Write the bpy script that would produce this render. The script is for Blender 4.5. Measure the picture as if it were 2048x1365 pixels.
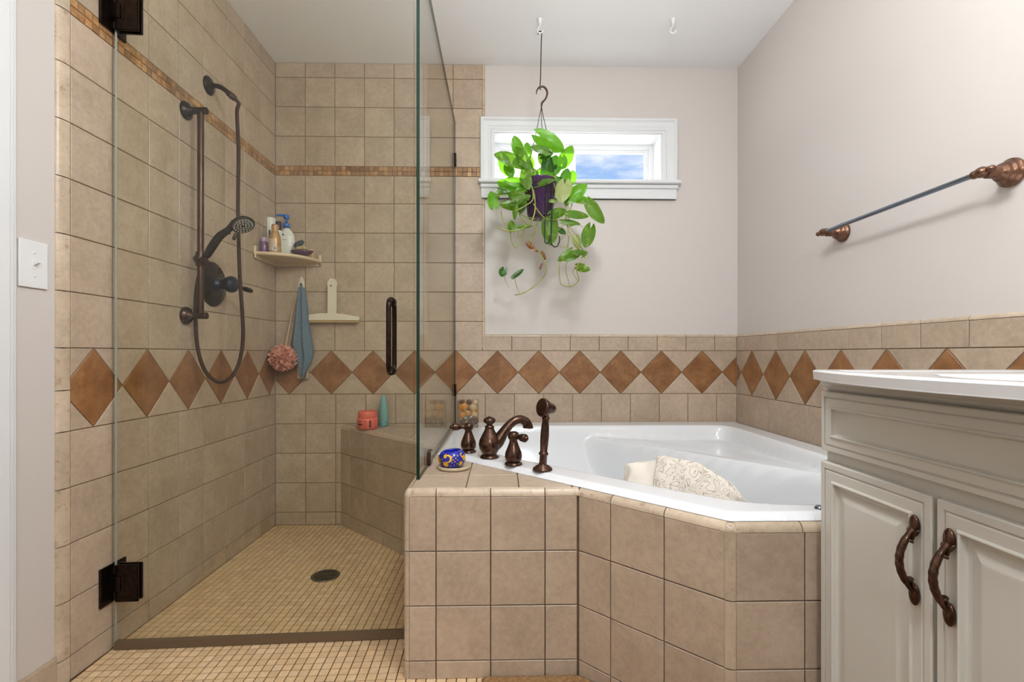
import bpy, bmesh, math, random
from mathutils import Vector, Matrix, noise as mnoise
random.seed(7)
PI = math.pi
for o in list(bpy.data.objects): bpy.data.objects.remove(o)
SC = bpy.context.scene
C = SC.collection

# ------------------------------------------------------------------ camera
F, YAW, CY, H = 989.5, 0.0213, 708.06, 0.9
cd = bpy.data.cameras.new('camera'); cam = bpy.data.objects.new('camera', cd); C.objects.link(cam)
cam.location = (0, 0, H); cam.rotation_euler = (PI/2, 0, -YAW)
cd.sensor_width = 36; cd.lens = F*36/2048; cd.shift_y = (CY-682.5)/2048
cd.clip_start = 0.02
SC.camera = cam
SC.view_settings.view_transform = 'Standard'; SC.view_settings.look = 'None'
SC.view_settings.gamma = 1; SC.view_settings.exposure = 0.36; SC.view_settings.use_curve_mapping = False

cy_, sy_ = math.cos(YAW), math.sin(YAW)
def _ray(x, y):
    a = (x-1024)/F; w = -(y-CY)/F
    return Vector((a*cy_+sy_, -a*sy_+cy_, w))
def PY(x, y, v): r = _ray(x, y); return r*(v/r.y)+Vector((0, 0, H))
def PX(x, y, v): r = _ray(x, y); return r*(v/r.x)+Vector((0, 0, H))
def PZ(x, y, v): r = _ray(x, y); return r*((v-H)/r.z)+Vector((0, 0, H))

# room measures
D, XL, XR, ZC = 2.621, -1.186, 1.259, 2.431
YR = -1.7            # wall behind the camera
DK = 0.525           # tub deck height

# ------------------------------------------------------------------ sky, sun, lamps
W = bpy.data.worlds.new('sky'); SC.world = W; W.use_nodes = True
nt = W.node_tree; nt.nodes.clear()
def N(nt, t, **k):
    n = nt.nodes.new(t)
    for a, b in k.items():
        if a in n.inputs: n.inputs[a].default_value = b
        else: setattr(n, a, b)
    return n
SUN = PY(1052, 318, 2.8)-Vector((0, 0, H)); SUN.normalize()
out = N(nt, 'ShaderNodeOutputWorld'); bg = N(nt, 'ShaderNodeBackground'); bg.inputs[1].default_value = 1.0
tc = N(nt, 'ShaderNodeTexCoord'); mp = N(nt, 'ShaderNodeMapping'); mp.inputs['Scale'].default_value = (1, 1, 3.2)
mp.inputs['Location'].default_value = (0.35, 0.1, 0.55)
nz = N(nt, 'ShaderNodeTexNoise', Scale=5.0, Detail=8.0, Roughness=0.6)
cr = N(nt, 'ShaderNodeValToRGB'); cr.color_ramp.elements[0].position = 0.44; cr.color_ramp.elements[1].position = 0.60
mx = N(nt, 'ShaderNodeMixRGB'); mx.inputs[1].default_value = (0.27, 0.45, 0.78, 1); mx.inputs[2].default_value = (0.84, 0.87, 0.92, 1)
dt = N(nt, 'ShaderNodeVectorMath', operation='DOT_PRODUCT'); dt.inputs[1].default_value = SUN
mr = N(nt, 'ShaderNodeMapRange'); mr.inputs[1].default_value = 0.9960; mr.inputs[2].default_value = 0.9995; mr.inputs[3].default_value = 0; mr.inputs[4].default_value = 1
pw = N(nt, 'ShaderNodeMath', operation='POWER'); pw.inputs[1].default_value = 2.0
ml = N(nt, 'ShaderNodeMath', operation='MULTIPLY'); ml.inputs[1].default_value = 40.0
ad = N(nt, 'ShaderNodeMixRGB', blend_type='ADD'); ad.inputs[0].default_value = 1
L = nt.links.new
L(tc.outputs['Generated'], mp.inputs[0]); L(mp.outputs[0], nz.inputs[0]); L(nz.outputs[0], cr.inputs[0]); L(cr.outputs[0], mx.inputs[0])
L(tc.outputs['Generated'], dt.inputs[0]); L(dt.outputs['Value'], mr.inputs[0]); L(mr.outputs[0], pw.inputs[0]); L(pw.outputs[0], ml.inputs[0])
sx = N(nt, 'ShaderNodeSeparateXYZ'); L(tc.outputs['Generated'], sx.inputs[0])
up = N(nt, 'ShaderNodeMapRange'); up.inputs[1].default_value = 0.45; up.inputs[2].default_value = 0.62; up.inputs[3].default_value = 1; up.inputs[4].default_value = 24; L(sx.outputs[2], up.inputs[0])
dn = N(nt, 'ShaderNodeMapRange'); dn.inputs[1].default_value = 0.10; dn.inputs[2].default_value = -0.05; dn.inputs[3].default_value = 1; dn.inputs[4].default_value = 8; L(sx.outputs[2], dn.inputs[0])
um = N(nt, 'ShaderNodeMath', operation='MULTIPLY'); L(up.outputs[0], um.inputs[0]); L(dn.outputs[0], um.inputs[1])
um1 = N(nt, 'ShaderNodeMath', operation='SUBTRACT'); um1.inputs[1].default_value = 1; L(um.outputs[0], um1.inputs[0])
sk = N(nt, 'ShaderNodeVectorMath', operation='MULTIPLY_ADD'); sk.inputs[1].default_value = (.62, .60, .57); L(um1.outputs[0], sk.inputs[0]); L(mx.outputs[0], sk.inputs[2])
L(sk.outputs[0], ad.inputs[1]); L(ml.outputs[0], ad.inputs[2]); L(ad.outputs[0], bg.inputs[0]); L(bg.outputs[0], out.inputs[0])

sd = bpy.data.lights.new('sun', 'SUN'); sd.energy = 8.0; sd.angle = 0.02; sd.color = (1, 0.96, 0.9)
so = bpy.data.objects.new('sun', sd); C.objects.link(so); so.rotation_euler = (-SUN).to_track_quat('-Z', 'Y').to_euler(); so.location = (0.3, 6, 4)
def area(name, loc, rot, sx, sy, e, col):
    d = bpy.data.lights.new(name, 'AREA'); d.shape = 'RECTANGLE'; d.size = sx; d.size_y = sy; d.energy = e; d.color = col
    o = bpy.data.objects.new(name, d); C.objects.link(o); o.location = loc; o.rotation_euler = rot; return o
# added unseen fill globes, lowered to brighten the ceiling, vanity lamp over the mirror on the right wall, daylight of the window
def globe(name, loc, r, e, col):
    d = bpy.data.lights.new(name, 'POINT'); d.shadow_soft_size = r; d.energy = e; d.color = col
    o = bpy.data.objects.new(name, d); C.objects.link(o); o.location = loc; return o
globe('fill_globe', (0.25, 0.75, 1.98), 0.12, 32, (0.945, 0.975, 1))
globe('fill_globe', (0.25, -0.75, 1.95), 0.12, 34, (0.945, 0.975, 1))
for y in (0.35, 0.6, 0.85): globe('vanity_lamp', (1.08, y, 1.95), 0.06, 1.1, (1, 0.97, 0.92))

# ------------------------------------------------------------------ materials
def mat(name):
    m = bpy.data.materials.new(name); m.use_nodes = True; nt = m.node_tree
    return m, nt, nt.nodes['Principled BSDF']
def simple(name, col, rough=0.5, metal=0.0, **k):
    m, nt, b = mat(name)
    b.inputs['Base Color'].default_value = (*col, 1); b.inputs['Roughness'].default_value = rough; b.inputs['Metallic'].default_value = metal
    for a, v in k.items(): b.inputs[a.replace('_', ' ')].default_value = v
    # light unevenness of the finish
    tc = N(nt, 'ShaderNodeTexCoord'); nz = N(nt, 'ShaderNodeTexNoise', Scale=40.0, Detail=3.0)
    mr = N(nt, 'ShaderNodeMapRange'); mr.inputs[3].default_value = max(rough-0.05, 0.01); mr.inputs[4].default_value = rough+0.05
    nt.links.new(tc.outputs['Object'], nz.inputs[0]); nt.links.new(nz.outputs[0], mr.inputs[0]); nt.links.new(mr.outputs[0], b.inputs['Roughness'])
    return m
def mottled(name, c1, c2, c3, scale=9.0, rough=0.4, island=0.10, fine=60.0, bump=0.15, speck=None):
    """stone-like tile: two noises, every tile a little different"""
    m, nt, b = mat(name); L = nt.links.new
    tc = N(nt, 'ShaderNodeTexCoord'); geo = N(nt, 'ShaderNodeNewGeometry')
    n1 = N(nt, 'ShaderNodeTexNoise', Scale=scale, Detail=6.0, Roughness=0.65)
    sh = N(nt, 'ShaderNodeVectorMath', operation='SCALE'); sh.inputs[3].default_value = 13.0
    cmb = N(nt, 'ShaderNodeCombineXYZ'); add = N(nt, 'ShaderNodeVectorMath', operation='ADD')
    for i in range(3): L(geo.outputs['Random Per Island'], cmb.inputs[i])
    L(cmb.outputs[0], sh.inputs[0]); L(tc.outputs['Object'], add.inputs[0]); L(sh.outputs[0], add.inputs[1])
    L(add.outputs[0], n1.inputs[0])
    r1 = N(nt, 'ShaderNodeValToRGB'); e = r1.color_ramp.elements
    e[0].position = 0.34; e[0].color = (*c1, 1); e[1].position = 0.66; e[1].color = (*c3, 1)
    k = e.new(0.5); k.color = (*c2, 1)
    L(n1.outputs[0], r1.inputs[0])
    n2 = N(nt, 'ShaderNodeTexNoise', Scale=fine, Detail=4.0, Roughness=0.7)
    L(add.outputs[0], n2.inputs[0])
    mr2 = N(nt, 'ShaderNodeMapRange'); mr2.inputs[1].default_value = 0.35; mr2.inputs[2].default_value = 0.65; mr2.inputs[3].default_value = 0.90; mr2.inputs[4].default_value = 1.06
    L(n2.outputs[0], mr2.inputs[0])
    mr3 = N(nt, 'ShaderNodeMapRange'); mr3.inputs[3].default_value = 1-island; mr3.inputs[4].default_value = 1+island*0.6
    L(geo.outputs['Random Per Island'], mr3.inputs[0])
    mm = N(nt, 'ShaderNodeMath', operation='MULTIPLY'); L(mr2.outputs[0], mm.inputs[0]); L(mr3.outputs[0], mm.inputs[1])
    vm = N(nt, 'ShaderNodeVectorMath', operation='SCALE'); L(r1.outputs[0], vm.inputs[0]); L(mm.outputs[0], vm.inputs[3])
    last = vm.outputs[0]
    if speck:
        n3 = N(nt, 'ShaderNodeTexNoise', Scale=38.0, Detail=5.0, Roughness=0.75); L(add.outputs[0], n3.inputs[0])
        r3 = N(nt, 'ShaderNodeMapRange'); r3.inputs[1].default_value = 0.56; r3.inputs[2].default_value = 0.68; r3.inputs[3].default_value = 0; r3.inputs[4].default_value = 0.65
        L(n3.outputs[0], r3.inputs[0]); mx = N(nt, 'ShaderNodeMixRGB'); mx.inputs[2].default_value = (*speck, 1)
        L(r3.outputs[0], mx.inputs[0]); L(last, mx.inputs[1]); last = mx.outputs[0]
    L(last, b.inputs['Base Color'])
    b.inputs['Roughness'].default_value = rough
    if bump:
        bp = N(nt, 'ShaderNodeBump'); bp.inputs['Strength'].default_value = bump; bp.inputs['Distance'].default_value = 0.002
        L(n2.outputs[0], bp.inputs['Height']); L(bp.outputs[0], b.inputs['Normal'])
    return m
def painted(name, col, rough=0.45, bump=0.05, scale=220.0):
    m, nt, b = mat(name); L = nt.links.new
    tc = N(nt, 'ShaderNodeTexCoord'); nz = N(nt, 'ShaderNodeTexNoise', Scale=scale, Detail=2.0); L(tc.outputs['Object'], nz.inputs[0])
    bp = N(nt, 'ShaderNodeBump'); bp.inputs['Strength'].default_value = bump; bp.inputs['Distance'].default_value = 0.001
    L(nz.outputs[0], bp.inputs['Height']); L(bp.outputs[0], b.inputs['Normal'])
    b.inputs['Base Color'].default_value = (*col, 1); b.inputs['Roughness'].default_value = rough
    return m
def bronze(name, c1, c2, rough=0.3):
    m, nt, b = mat(name); L = nt.links.new
    tc = N(nt, 'ShaderNodeTexCoord'); nz = N(nt, 'ShaderNodeTexNoise', Scale=70.0, Detail=4.0); L(tc.outputs['Object'], nz.inputs[0])
    r = N(nt, 'ShaderNodeValToRGB'); r.color_ramp.elements[0].position = 0.35; r.color_ramp.elements[1].position = 0.7
    r.color_ramp.elements[0].color = (*c1, 1); r.color_ramp.elements[1].color = (*c2, 1)
    L(nz.outputs[0], r.inputs[0]); L(r.outputs[0], b.inputs['Base Color'])
    b.inputs['Metallic'].default_value = 0.85; b.inputs['Roughness'].default_value = rough
    return m
def thin_glass(name, tint, refl=1.0, f0=0.04):
    m, nt, b = mat(name); nt.nodes.remove(b); L = nt.links.new
    out = nt.nodes['Material Output']
    geo = N(nt, 'ShaderNodeNewGeometry'); dt = N(nt, 'ShaderNodeVectorMath', operation='DOT_PRODUCT')
    L(geo.outputs['Incoming'], dt.inputs[0]); L(geo.outputs['Normal'], dt.inputs[1])
    ab = N(nt, 'ShaderNodeMath', operation='ABSOLUTE'); L(dt.outputs['Value'], ab.inputs[0])
    om = N(nt, 'ShaderNodeMath', operation='SUBTRACT'); om.inputs[0].default_value = 1.0; L(ab.outputs[0], om.inputs[1])
    p5 = N(nt, 'ShaderNodeMath', operation='POWER'); p5.inputs[1].default_value = 5.0; L(om.outputs[0], p5.inputs[0])
    ma = N(nt, 'ShaderNodeMath', operation='MULTIPLY_ADD'); ma.inputs[1].default_value = (1-f0)*refl; ma.inputs[2].default_value = f0*refl; L(p5.outputs[0], ma.inputs[0])
    tr = N(nt, 'ShaderNodeBsdfTransparent'); tr.inputs[0].default_value = (*tint, 1)
    gl = N(nt, 'ShaderNodeBsdfGlossy'); gl.inputs['Roughness'].default_value = 0.0
    mx = N(nt, 'ShaderNodeMixShader'); L(ma.outputs[0], mx.inputs[0]); L(tr.outputs[0], mx.inputs[1]); L(gl.outputs[0], mx.inputs[2])
    L(mx.outputs[0], out.inputs[0])
    return m

MT = {}
MT['tile'] = mottled('beige_stone_tile', (0.41, 0.315, 0.228), (0.455, 0.352, 0.258), (0.50, 0.392, 0.292), scale=7, island=0.07)
MT['bull'] = mottled('beige_bullnose_tile', (0.47, 0.37, 0.262), (0.53, 0.42, 0.305), (0.58, 0.465, 0.345), rough=0.32, speck=(0.24, 0.14, 0.075))
MT['accent'] = mottled('terracotta_tile', (0.20, 0.085, 0.030), (0.265, 0.120, 0.045), (0.35, 0.172, 0.070), scale=14, rough=0.35, island=0.08)
MT['strip'] = mottled('small_terracotta_mosaic', (0.24, 0.11, 0.042), (0.38, 0.20, 0.082), (0.52, 0.31, 0.145), scale=20, rough=0.4, island=0.38)
MT['mosaic'] = mottled('floor_mosaic', (0.62, 0.42, 0.225), (0.68, 0.48, 0.275), (0.73, 0.54, 0.335), scale=6, rough=0.35, island=0.10)
MT['grout'] = painted('brown_grout', (0.17, 0.105, 0.060), 0.9)
MT['fgrout'] = painted('floor_grout', (0.14, 0.075, 0.030), 0.9)
MT['paint'] = painted('greige_wall_paint', (0.605, 0.558, 0.525), 0.42, 0.04)
MT['ceil'] = painted('white_ceiling_paint', (0.90, 0.905, 0.91), 0.7, 0.12, 90)
MT['white'] = painted('white_trim_paint', (0.72, 0.73, 0.74), 0.3, 0.0)
MT['glass'] = thin_glass('clear_green_glass', (0.970, 0.974, 0.942), 0.6)
MT['pane'] = thin_glass('window_pane_glass', (0.98, 0.98, 0.98))
MT['gedge'] = simple('green_glass_edge', (0.002, 0.022, 0.012), 0.08)
MT['gpale'] = simple('pale_glass_edge', (0.34, 0.38, 0.35), 0.25)  # paler tone for the hinge-side edge of the door glass
MT['dbr'] = bronze('dark_shower_bronze', (0.040, 0.022, 0.015), (0.095, 0.050, 0.032), 0.25)
MT['orb'] = bronze('dark_oil_rubbed_bronze', (0.014, 0.010, 0.008), (0.042, 0.024, 0.016), 0.22)
MT['bronze'] = bronze('brown_bronze', (0.055, 0.030, 0.021), (0.135, 0.072, 0.046), 0.24)
MT['copper'] = bronze('copper_bronze', (0.135, 0.068, 0.043), (0.24, 0.128, 0.082), 0.27)
MT['blackm'] = simple('black_metal', (0.012, 0.011, 0.010), 0.25, 0.7)
MT['steel'] = simple('steel_with_daylight_blue', (0.22, 0.26, 0.33), 0.16, 1.0)  # blue of reflected daylight is put into the metal's colour
MT['acrylic'] = simple('white_acrylic', (0.74, 0.755, 0.77), 0.10)
MT['cabinet'] = painted('cream_grey_cabinet_paint', (0.585, 0.565, 0.505), 0.35, 0.02)
MT['dark'] = simple('dark_gap', (0.07, 0.06, 0.05), 0.8)
MT['counter'] = simple('white_cultured_marble', (0.72, 0.725, 0.73), 0.12)
MT['plastic'] = simple('white_plastic', (0.74, 0.74, 0.74), 0.3)
MT['cream'] = simple('cream_plastic', (0.69, 0.63, 0.50), 0.35)
MT['creamshelf'] = simple('cream_shelf', (0.66, 0.52, 0.34), 0.4)

# ------------------------------------------------------------------ mesh builder
class MB:
    def __init__(s): s.v = []; s.f = []; s.m = []; s.s = []
    def add(s, vs, fs, m=0, sm=False):
        o = len(s.v); s.v += [tuple(v) for v in vs]
        for f in fs: s.f.append(tuple(i+o for i in f)); s.m.append(m); s.s.append(sm)
    def box(s, a, b, m=0, bev=0.0):
        x0, y0, z0 = [min(p, q) for p, q in zip(a, b)]; x1, y1, z1 = [max(p, q) for p, q in zip(a, b)]
        if bev <= 0:
            s.add([(x0,y0,z0),(x1,y0,z0),(x1,y1,z0),(x0,y1,z0),(x0,y0,z1),(x1,y0,z1),(x1,y1,z1),(x0,y1,z1)],
                  [(0,3,2,1),(4,5,6,7),(0,1,5,4),(1,2,6,5),(2,3,7,6),(3,0,4,7)], m); return
        bm = bmesh.new(); bmesh.ops.create_cube(bm, size=1)
        for v in bm.verts: v.co = Vector(((x0+x1)/2+v.co.x*(x1-x0), (y0+y1)/2+v.co.y*(y1-y0), (z0+z1)/2+v.co.z*(z1-z0)))
        bmesh.ops.bevel(bm, geom=bm.edges[:], offset=bev, segments=2, profile=0.5, affect='EDGES')
        s.bm(bm, m, False)
    def bm(s, bm, m=0, sm=False, mtx=None):
        bm.verts.index_update(); vs = [(mtx @ v.co) if mtx else v.co.copy() for v in bm.verts]
        s.add(vs, [[v.index for v in f.verts] for f in bm.faces], m, sm); bm.free()
    def prism(s, pts, d, m=0, sm=False):
        """closed 3-D polygon extruded by vector d"""
        n = len(pts); d = Vector(d); a = [Vector(p) for p in pts]
        vs = a+[p+d for p in a]
        s.add(vs, [tuple(reversed(range(n))), tuple(range(n, 2*n))], m, False)
        s.add(vs, [(i, (i+1) % n, n+(i+1) % n, n+i) for i in range(n)], m, sm)
    def lathe(s, prof, m=0, seg=32, org=(0,0,0), axis=(0,0,1), sm=True, sx=1, sy=1, caps=True):
        ax = Vector(axis).normalized(); q = ax.to_track_quat('Z', 'Y').to_matrix(); o = Vector(org)
        vs = []; n = len(prof)
        for r, z in prof:
            for k in range(seg):
                a = 2*PI*k/seg; vs.append(o+q @ Vector((r*math.cos(a)*sx, r*math.sin(a)*sy, z)))
        fs = [(i*seg+k, i*seg+(k+1) % seg, (i+1)*seg+(k+1) % seg, (i+1)*seg+k) for i in range(n-1) for k in range(seg)]
        s.add(vs, fs, m, sm)
        if caps:
            s.add(vs[:seg], [tuple(reversed(range(seg)))], m, False); s.add(vs[-seg:], [tuple(range(seg))], m, False)
    def tube(s, path, rad, m=0, seg=12, sm=True, caps=True, smooth=0, flat=1.0):
        p = [Vector(q) for q in path]; n0 = len(p)
        r = list(rad) if hasattr(rad, '__len__') else [rad]*n0
        for _ in range(smooth):      # catmull-like subdivision
            q = []; rr = []
            for i in range(len(p)-1):
                a = p[max(i-1, 0)]; b = p[i]; c = p[i+1]; d = p[min(i+2, len(p)-1)]
                q += [b, (b*9+c*9-a-d)/16]; rr += [r[i], (r[i]+r[i+1])/2]
            q.append(p[-1]); rr.append(r[-1]); p, r = q, rr
        n = len(p); vs = []; up = None
        for i in range(n):
            t = (p[min(i+1, n-1)]-p[max(i-1, 0)]).normalized()
            if up is None: up = t.orthogonal().normalized()
            else: up = (up-t*up.dot(t)).normalized()
            w = t.cross(up)
            for k in range(seg):
                a = 2*PI*k/seg; vs.append(p[i]+(up*math.cos(a)+w*math.sin(a)*flat)*r[i])
        s.add(vs, [(i*seg+k, i*seg+(k+1) % seg, (i+1)*seg+(k+1) % seg, (i+1)*seg+k) for i in range(n-1) for k in range(seg)], m, sm)
        if caps:
            s.add(vs[:seg], [tuple(reversed(range(seg)))], m, False); s.add(vs[-seg:], [tuple(range(seg))], m, False)
    def ball(s, c, r, m=0, sc=(1,1,1), seg=20, mtx=None):
        bm = bmesh.new(); bmesh.ops.create_uvsphere(bm, u_segments=seg, v_segments=max(seg*2//3, 6), radius=1)
        M = Matrix.Translation(Vector(c)) @ (mtx or Matrix.Identity(4)) @ Matrix.Diagonal((r*sc[0], r*sc[1], r*sc[2], 1))
        s.bm(bm, m, True, M)
    def tile(s, poly, O, U, V, Nn, gap=0.0028, th=0.006, bev=0.0012, m=0):
        """one bevelled tile: convex 2-D polygon on the plane O + u U + v V, face toward Nn"""
        def inset(P, d):
            k = len(P); res = []
            ar = sum(P[i][0]*P[(i+1) % k][1]-P[(i+1) % k][0]*P[i][1] for i in range(k))
            if ar < 0: P = P[::-1]
            ls = []
            for i in range(k):
                (ax, ay), (bx, by) = P[i], P[(i+1) % k]; dx, dy = bx-ax, by-ay; l = math.hypot(dx, dy)
                nx, ny = -dy/l, dx/l; ls.append((nx, ny, nx*ax+ny*ay+d))
            for i in range(k):
                a = ls[i-1]; b = ls[i]; de = a[0]*b[1]-a[1]*b[0]
                if abs(de) < 1e-6: return None
                res.append(((a[2]*b[1]-a[1]*b[2])/de, (a[0]*b[2]-a[2]*b[0])/de))
            return res
        P = [poly[0]]
        for q in poly[1:]:
            if math.hypot(q[0]-P[-1][0], q[1]-P[-1][1]) > 0.004: P.append(q)
        if len(P) > 1 and math.hypot(P[0][0]-P[-1][0], P[0][1]-P[-1][1]) <= 0.004: P.pop()
        if len(P) < 3: return
        ar = abs(sum(P[i][0]*P[(i+1) % len(P)][1]-P[(i+1) % len(P)][0]*P[i][1] for i in range(len(P))))/2
        if ar < 0.00012: return
        a = inset(P, gap/2); b = inset(P, gap/2+bev)
        if not a or not b: return
        n = len(a); O = Vector(O); U = Vector(U); V = Vector(V); Nn = Vector(Nn)
        f = lambda q, h: O+U*q[0]+V*q[1]+Nn*h
        jit = random.uniform(-0.0002, 0.0002)
        vs = [f(q, -th) for q in a]+[f(q, -bev+jit) for q in a]+[f(q, jit) for q in b]
        fs = [(i, (i+1) % n, n+(i+1) % n, n+i) for i in range(n)]+[(n+i, n+(i+1) % n, 2*n+(i+1) % n, 2*n+i) for i in range(n)]+[tuple(range(2*n, 3*n))]
        if U.cross(V).dot(Nn) < 0: fs = [tuple(reversed(q)) for q in fs]
        s.add(vs, fs, m)
    def build(s, name, mats, parent=None, shadow=True):
        me = bpy.data.meshes.new(name); me.from_pydata(s.v, [], s.f)
        for m in (mats if isinstance(mats, (list, tuple)) else [mats]): me.materials.append(m)
        for p, mi, sm in zip(me.polygons, s.m, s.s): p.material_index = mi; p.use_smooth = sm
        me.validate(); me.update()
        o = bpy.data.objects.new(name, me); C.objects.link(o)
        if parent: o.parent = parent
        return o
def thing(name, label, cat, loc=(0,0,0), group=None):
    o = bpy.data.objects.new(name, None); C.objects.link(o); o.location = loc; o.empty_display_size = 0.05
    o['label'] = label; o['category'] = cat
    if group: o['group'] = group
    return o
def part(name, mb, m, parent, label=None):
    """mesh given in world coordinates, stored relative to its parent's origin"""
    o = mb.build(name, m)
    off = Vector((0, 0, 0)); p = parent
    while p: off += p.location; p = p.parent
    o.data.transform(Matrix.Translation(-off)); o.parent = parent
    if label: o['label'] = label
    return o
def tag(o, label, cat, group=None):
    o['label'] = label; o['category'] = cat
    if group: o['group'] = group
    return o
def struct(o): o['kind'] = 'structure'; return o
def clip(P, a, b, c):      # keep a*x+b*y<=c
    R = []
    for i in range(len(P)):
        p, q = P[i], P[(i+1) % len(P)]; dp = a*p[0]+b*p[1]-c; dq = a*q[0]+b*q[1]-c
        if dp <= 0: R.append(p)
        if dp*dq < 0: t = dp/(dp-dq); R.append((p[0]+t*(q[0]-p[0]), p[1]+t*(q[1]-p[1])))
    return R
def cliprect(P, u0, u1, v0, v1):
    for c in ((-1,0,-u0),(1,0,u1),(0,-1,-v0),(0,1,v1)):
        P = clip(P, *c)
        if len(P) < 3: return []
    return P
def rect(u0, u1, v0, v1): return [(u0,v0),(u1,v0),(u1,v1),(u0,v1)]
def grid(mb, us, vs, fr, keep=None, m=0, **k):
    for i in range(len(us)-1):
        for j in range(len(vs)-1):
            if us[i+1]-us[i] < 0.006 or vs[j+1]-vs[j] < 0.006: continue
            P = rect(us[i], us[i+1], vs[j], vs[j+1])
            if keep:
                for c in keep:
                    P = clip(P, *c)
                    if len(P) < 3: break
            if len(P) >= 3: mb.tile(P, *fr, m=m, **k)
def seq(lo, hi, ref, p):      # joints lo..hi on the lattice ref + k p
    k = math.ceil((lo-ref)/p+1e-6); r = [lo]
    while ref+k*p < hi-1e-6: r.append(ref+k*p); k += 1
    return r+[hi]
def band(mt, ma, u0, u1, v0, v1, c0, p, fr):
    """diamond border: accent diamonds and the triangles between them"""
    h = (v1-v0)/2; vm = (v0+v1)/2; k = math.floor((u0-c0)/p)-1; w = p/2
    while c0+(k-1)*p < u1+p:
        c = c0+k*p
        q = cliprect([(c-w,vm),(c,v0),(c+w,vm),(c,v1)], u0, u1, v0, v1)
        if q: ma.tile(q, *fr)
        for t in ([(c,v1),(c+w,vm),(c+p,v1)], [(c,v0),(c+p,v0),(c+w,vm)]):
            q = cliprect(t, u0, u1, v0, v1)
            if q: mt.tile(q, *fr)
        k += 1
def strip(mb, u0, u1, v0, v1, fr, p=0.0245):
    us = seq(u0, u1, u0, p); vm = (v0+v1)/2; grid(mb, us, [v0, vm, v1], fr, gap=0.0022, bev=0.0007)
def edge_round(mb, a, b, n1, n2, r1, r2, cuts, gap=0.0028, m=0, seg=6, back=0.004):
    """quarter-round trim tiles along the edge a->b; a is the sharp corner, n1/n2 point outward of the two faces"""
    a = Vector(a); b = Vector(b); n1 = Vector(n1); n2 = Vector(n2); L_ = (b-a).length; d = (b-a)/L_
    prof = []
    cen = a-n1*r1-n2*r2
    for i in range(seg+1):
        t = PI/2*i/seg; prof.append(cen+n1*r1*math.sin(t)+n2*r2*math.cos(t))
    prof = prof+[cen+n1*(r1-back)*1.0, cen+n2*(r2-back)]
    # order: face2-start ... face1-end, inner corner points
    prof = prof[:seg+1]+[cen+n1*(r1-back)-n2*0.0]+[cen+n2*(r2-back)-n1*0.0]
    cuts = [0]+[c for c in cuts if 0.006 < c < L_-0.006]+[L_]
    for i in range(len(cuts)-1):
        s0 = cuts[i]+gap/2*(i > 0); s1 = cuts[i+1]-gap/2*(i < len(cuts)-2)
        n = len(prof); vs = [p+d*s0 for p in prof]+[p+d*s1 for p in prof]
        mb.add(vs, [(k, k+1, n+k+1, n+k) for k in range(seg)], m, True)
        mb.add(vs, [(k, (k+1) % n, n+(k+1) % n, n+k) for k in range(seg, n)]+[tuple(range(n)), tuple(range(n, 2*n))], m, False)

# ------------------------------------------------------------------ room shell
ZROW = [0, .067, .222, .377, .532, .687]; B0, B1 = .687, .916
ZUP = [.916, 1.071, 1.226, 1.381, 1.536, 1.691, 1.838]; S0, S1 = 1.838, 1.887; ZTOP = [1.887, 2.043, 2.198, 2.353, ZC]
CAP = 1.003
WX0, WX1, WZ0, WZ1 = -.039, .853, 1.806, 2.073      # window opening
frB = ((0, D, 0), (1,0,0), (0,0,1), (0,-1,0))
frL = ((XL, 0, 0), (0,1,0), (0,0,1), (1,0,0))
frR = ((XR, 0, 0), (0,1,0), (0,0,1), (-1,0,0))
TE = -.101          # tile field of the shower ends here, rounded strip to -.087

mb = MB(); t = .30
yb = D+.008
mb.box((XL-.3, yb, -.1), (WX0, yb+.165, ZC+.1)); mb.box((WX1, yb, -.1), (XR+.3, yb+.165, ZC+.1))
mb.box((WX0, yb, -.1), (WX1, yb+.165, WZ0)); mb.box((WX0, yb, WZ1), (WX1, yb+.165, ZC+.1))
wall_back = struct(mb.build('wall_back', MT['paint']))
mb = MB(); mb.box((XL-.312, YR-.2, -.1), (XL-.012, D+.3, ZC+.1)); wall_left = struct(mb.build('wall_left', MT['paint']))
mb = MB(); mb.box((XR+.008, YR-.2, -.1), (XR+.3, D+.3, ZC+.1)); wall_right = struct(mb.build('wall_right', MT['paint']))
mb = MB(); mb.box((XL-.3, YR-.2, -.1), (XR+.3, YR, ZC+.1)); wall_front = struct(mb.build('wall_front', MT['paint']))
mb = MB(); mb.box((XL-.3, YR-.2, ZC), (XR+.3, D+.3, ZC+.12)); struct(mb.build('ceiling', MT['ceil']))
mb = MB(); mb.box((XL-.3, YR-.2, -.12), (XR+.3, D+.3, -.0015)); floor = struct(mb.build('floor', MT['fgrout']))

# back wall tiles
g = MB(); g.box((XL, D+.0025, 0), (-.245, yb, ZC-.002)); g.box((-.245, D+.0025, 0), (-.092, yb, ZC-.002)); g.box((-.092, D+.0025, .3), (XR, yb, CAP-.008))
tl = MB(); ac = MB(); sp = MB(); bn = MB()
xs = seq(XL, TE, XL, .155)
grid(tl, seq(XL, -.244, XL, .157), ZROW, frB)
grid(tl, seq(-.244, XR, -.0858, .1545), [.377, .532, .687], frB)
band(tl, ac, XL, XR, B0, B1, -.021, .2185, frB)
grid(tl, xs, ZUP, frB); grid(tl, xs, ZTOP, frB)
strip(sp, XL, TE, S0, S1, frB)
edge_round(bn, (-.087, D, .928), (-.087, D, ZC-.002), (1,0,0), (0,-1,0), .014, .0075, [z-.928 for z in ZUP[1:]+[S1]+ZTOP[1:]])
grid(tl, seq(TE, XR, -.1, .155), [.916, CAP-.012], frB)
edge_round(bn, (TE, D, CAP), (XR, D, CAP), (0,-1,0), (0,0,1), .0075, .012, [u-TE for u in seq(TE, XR, -.1, .155)[1:-1]])
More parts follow.
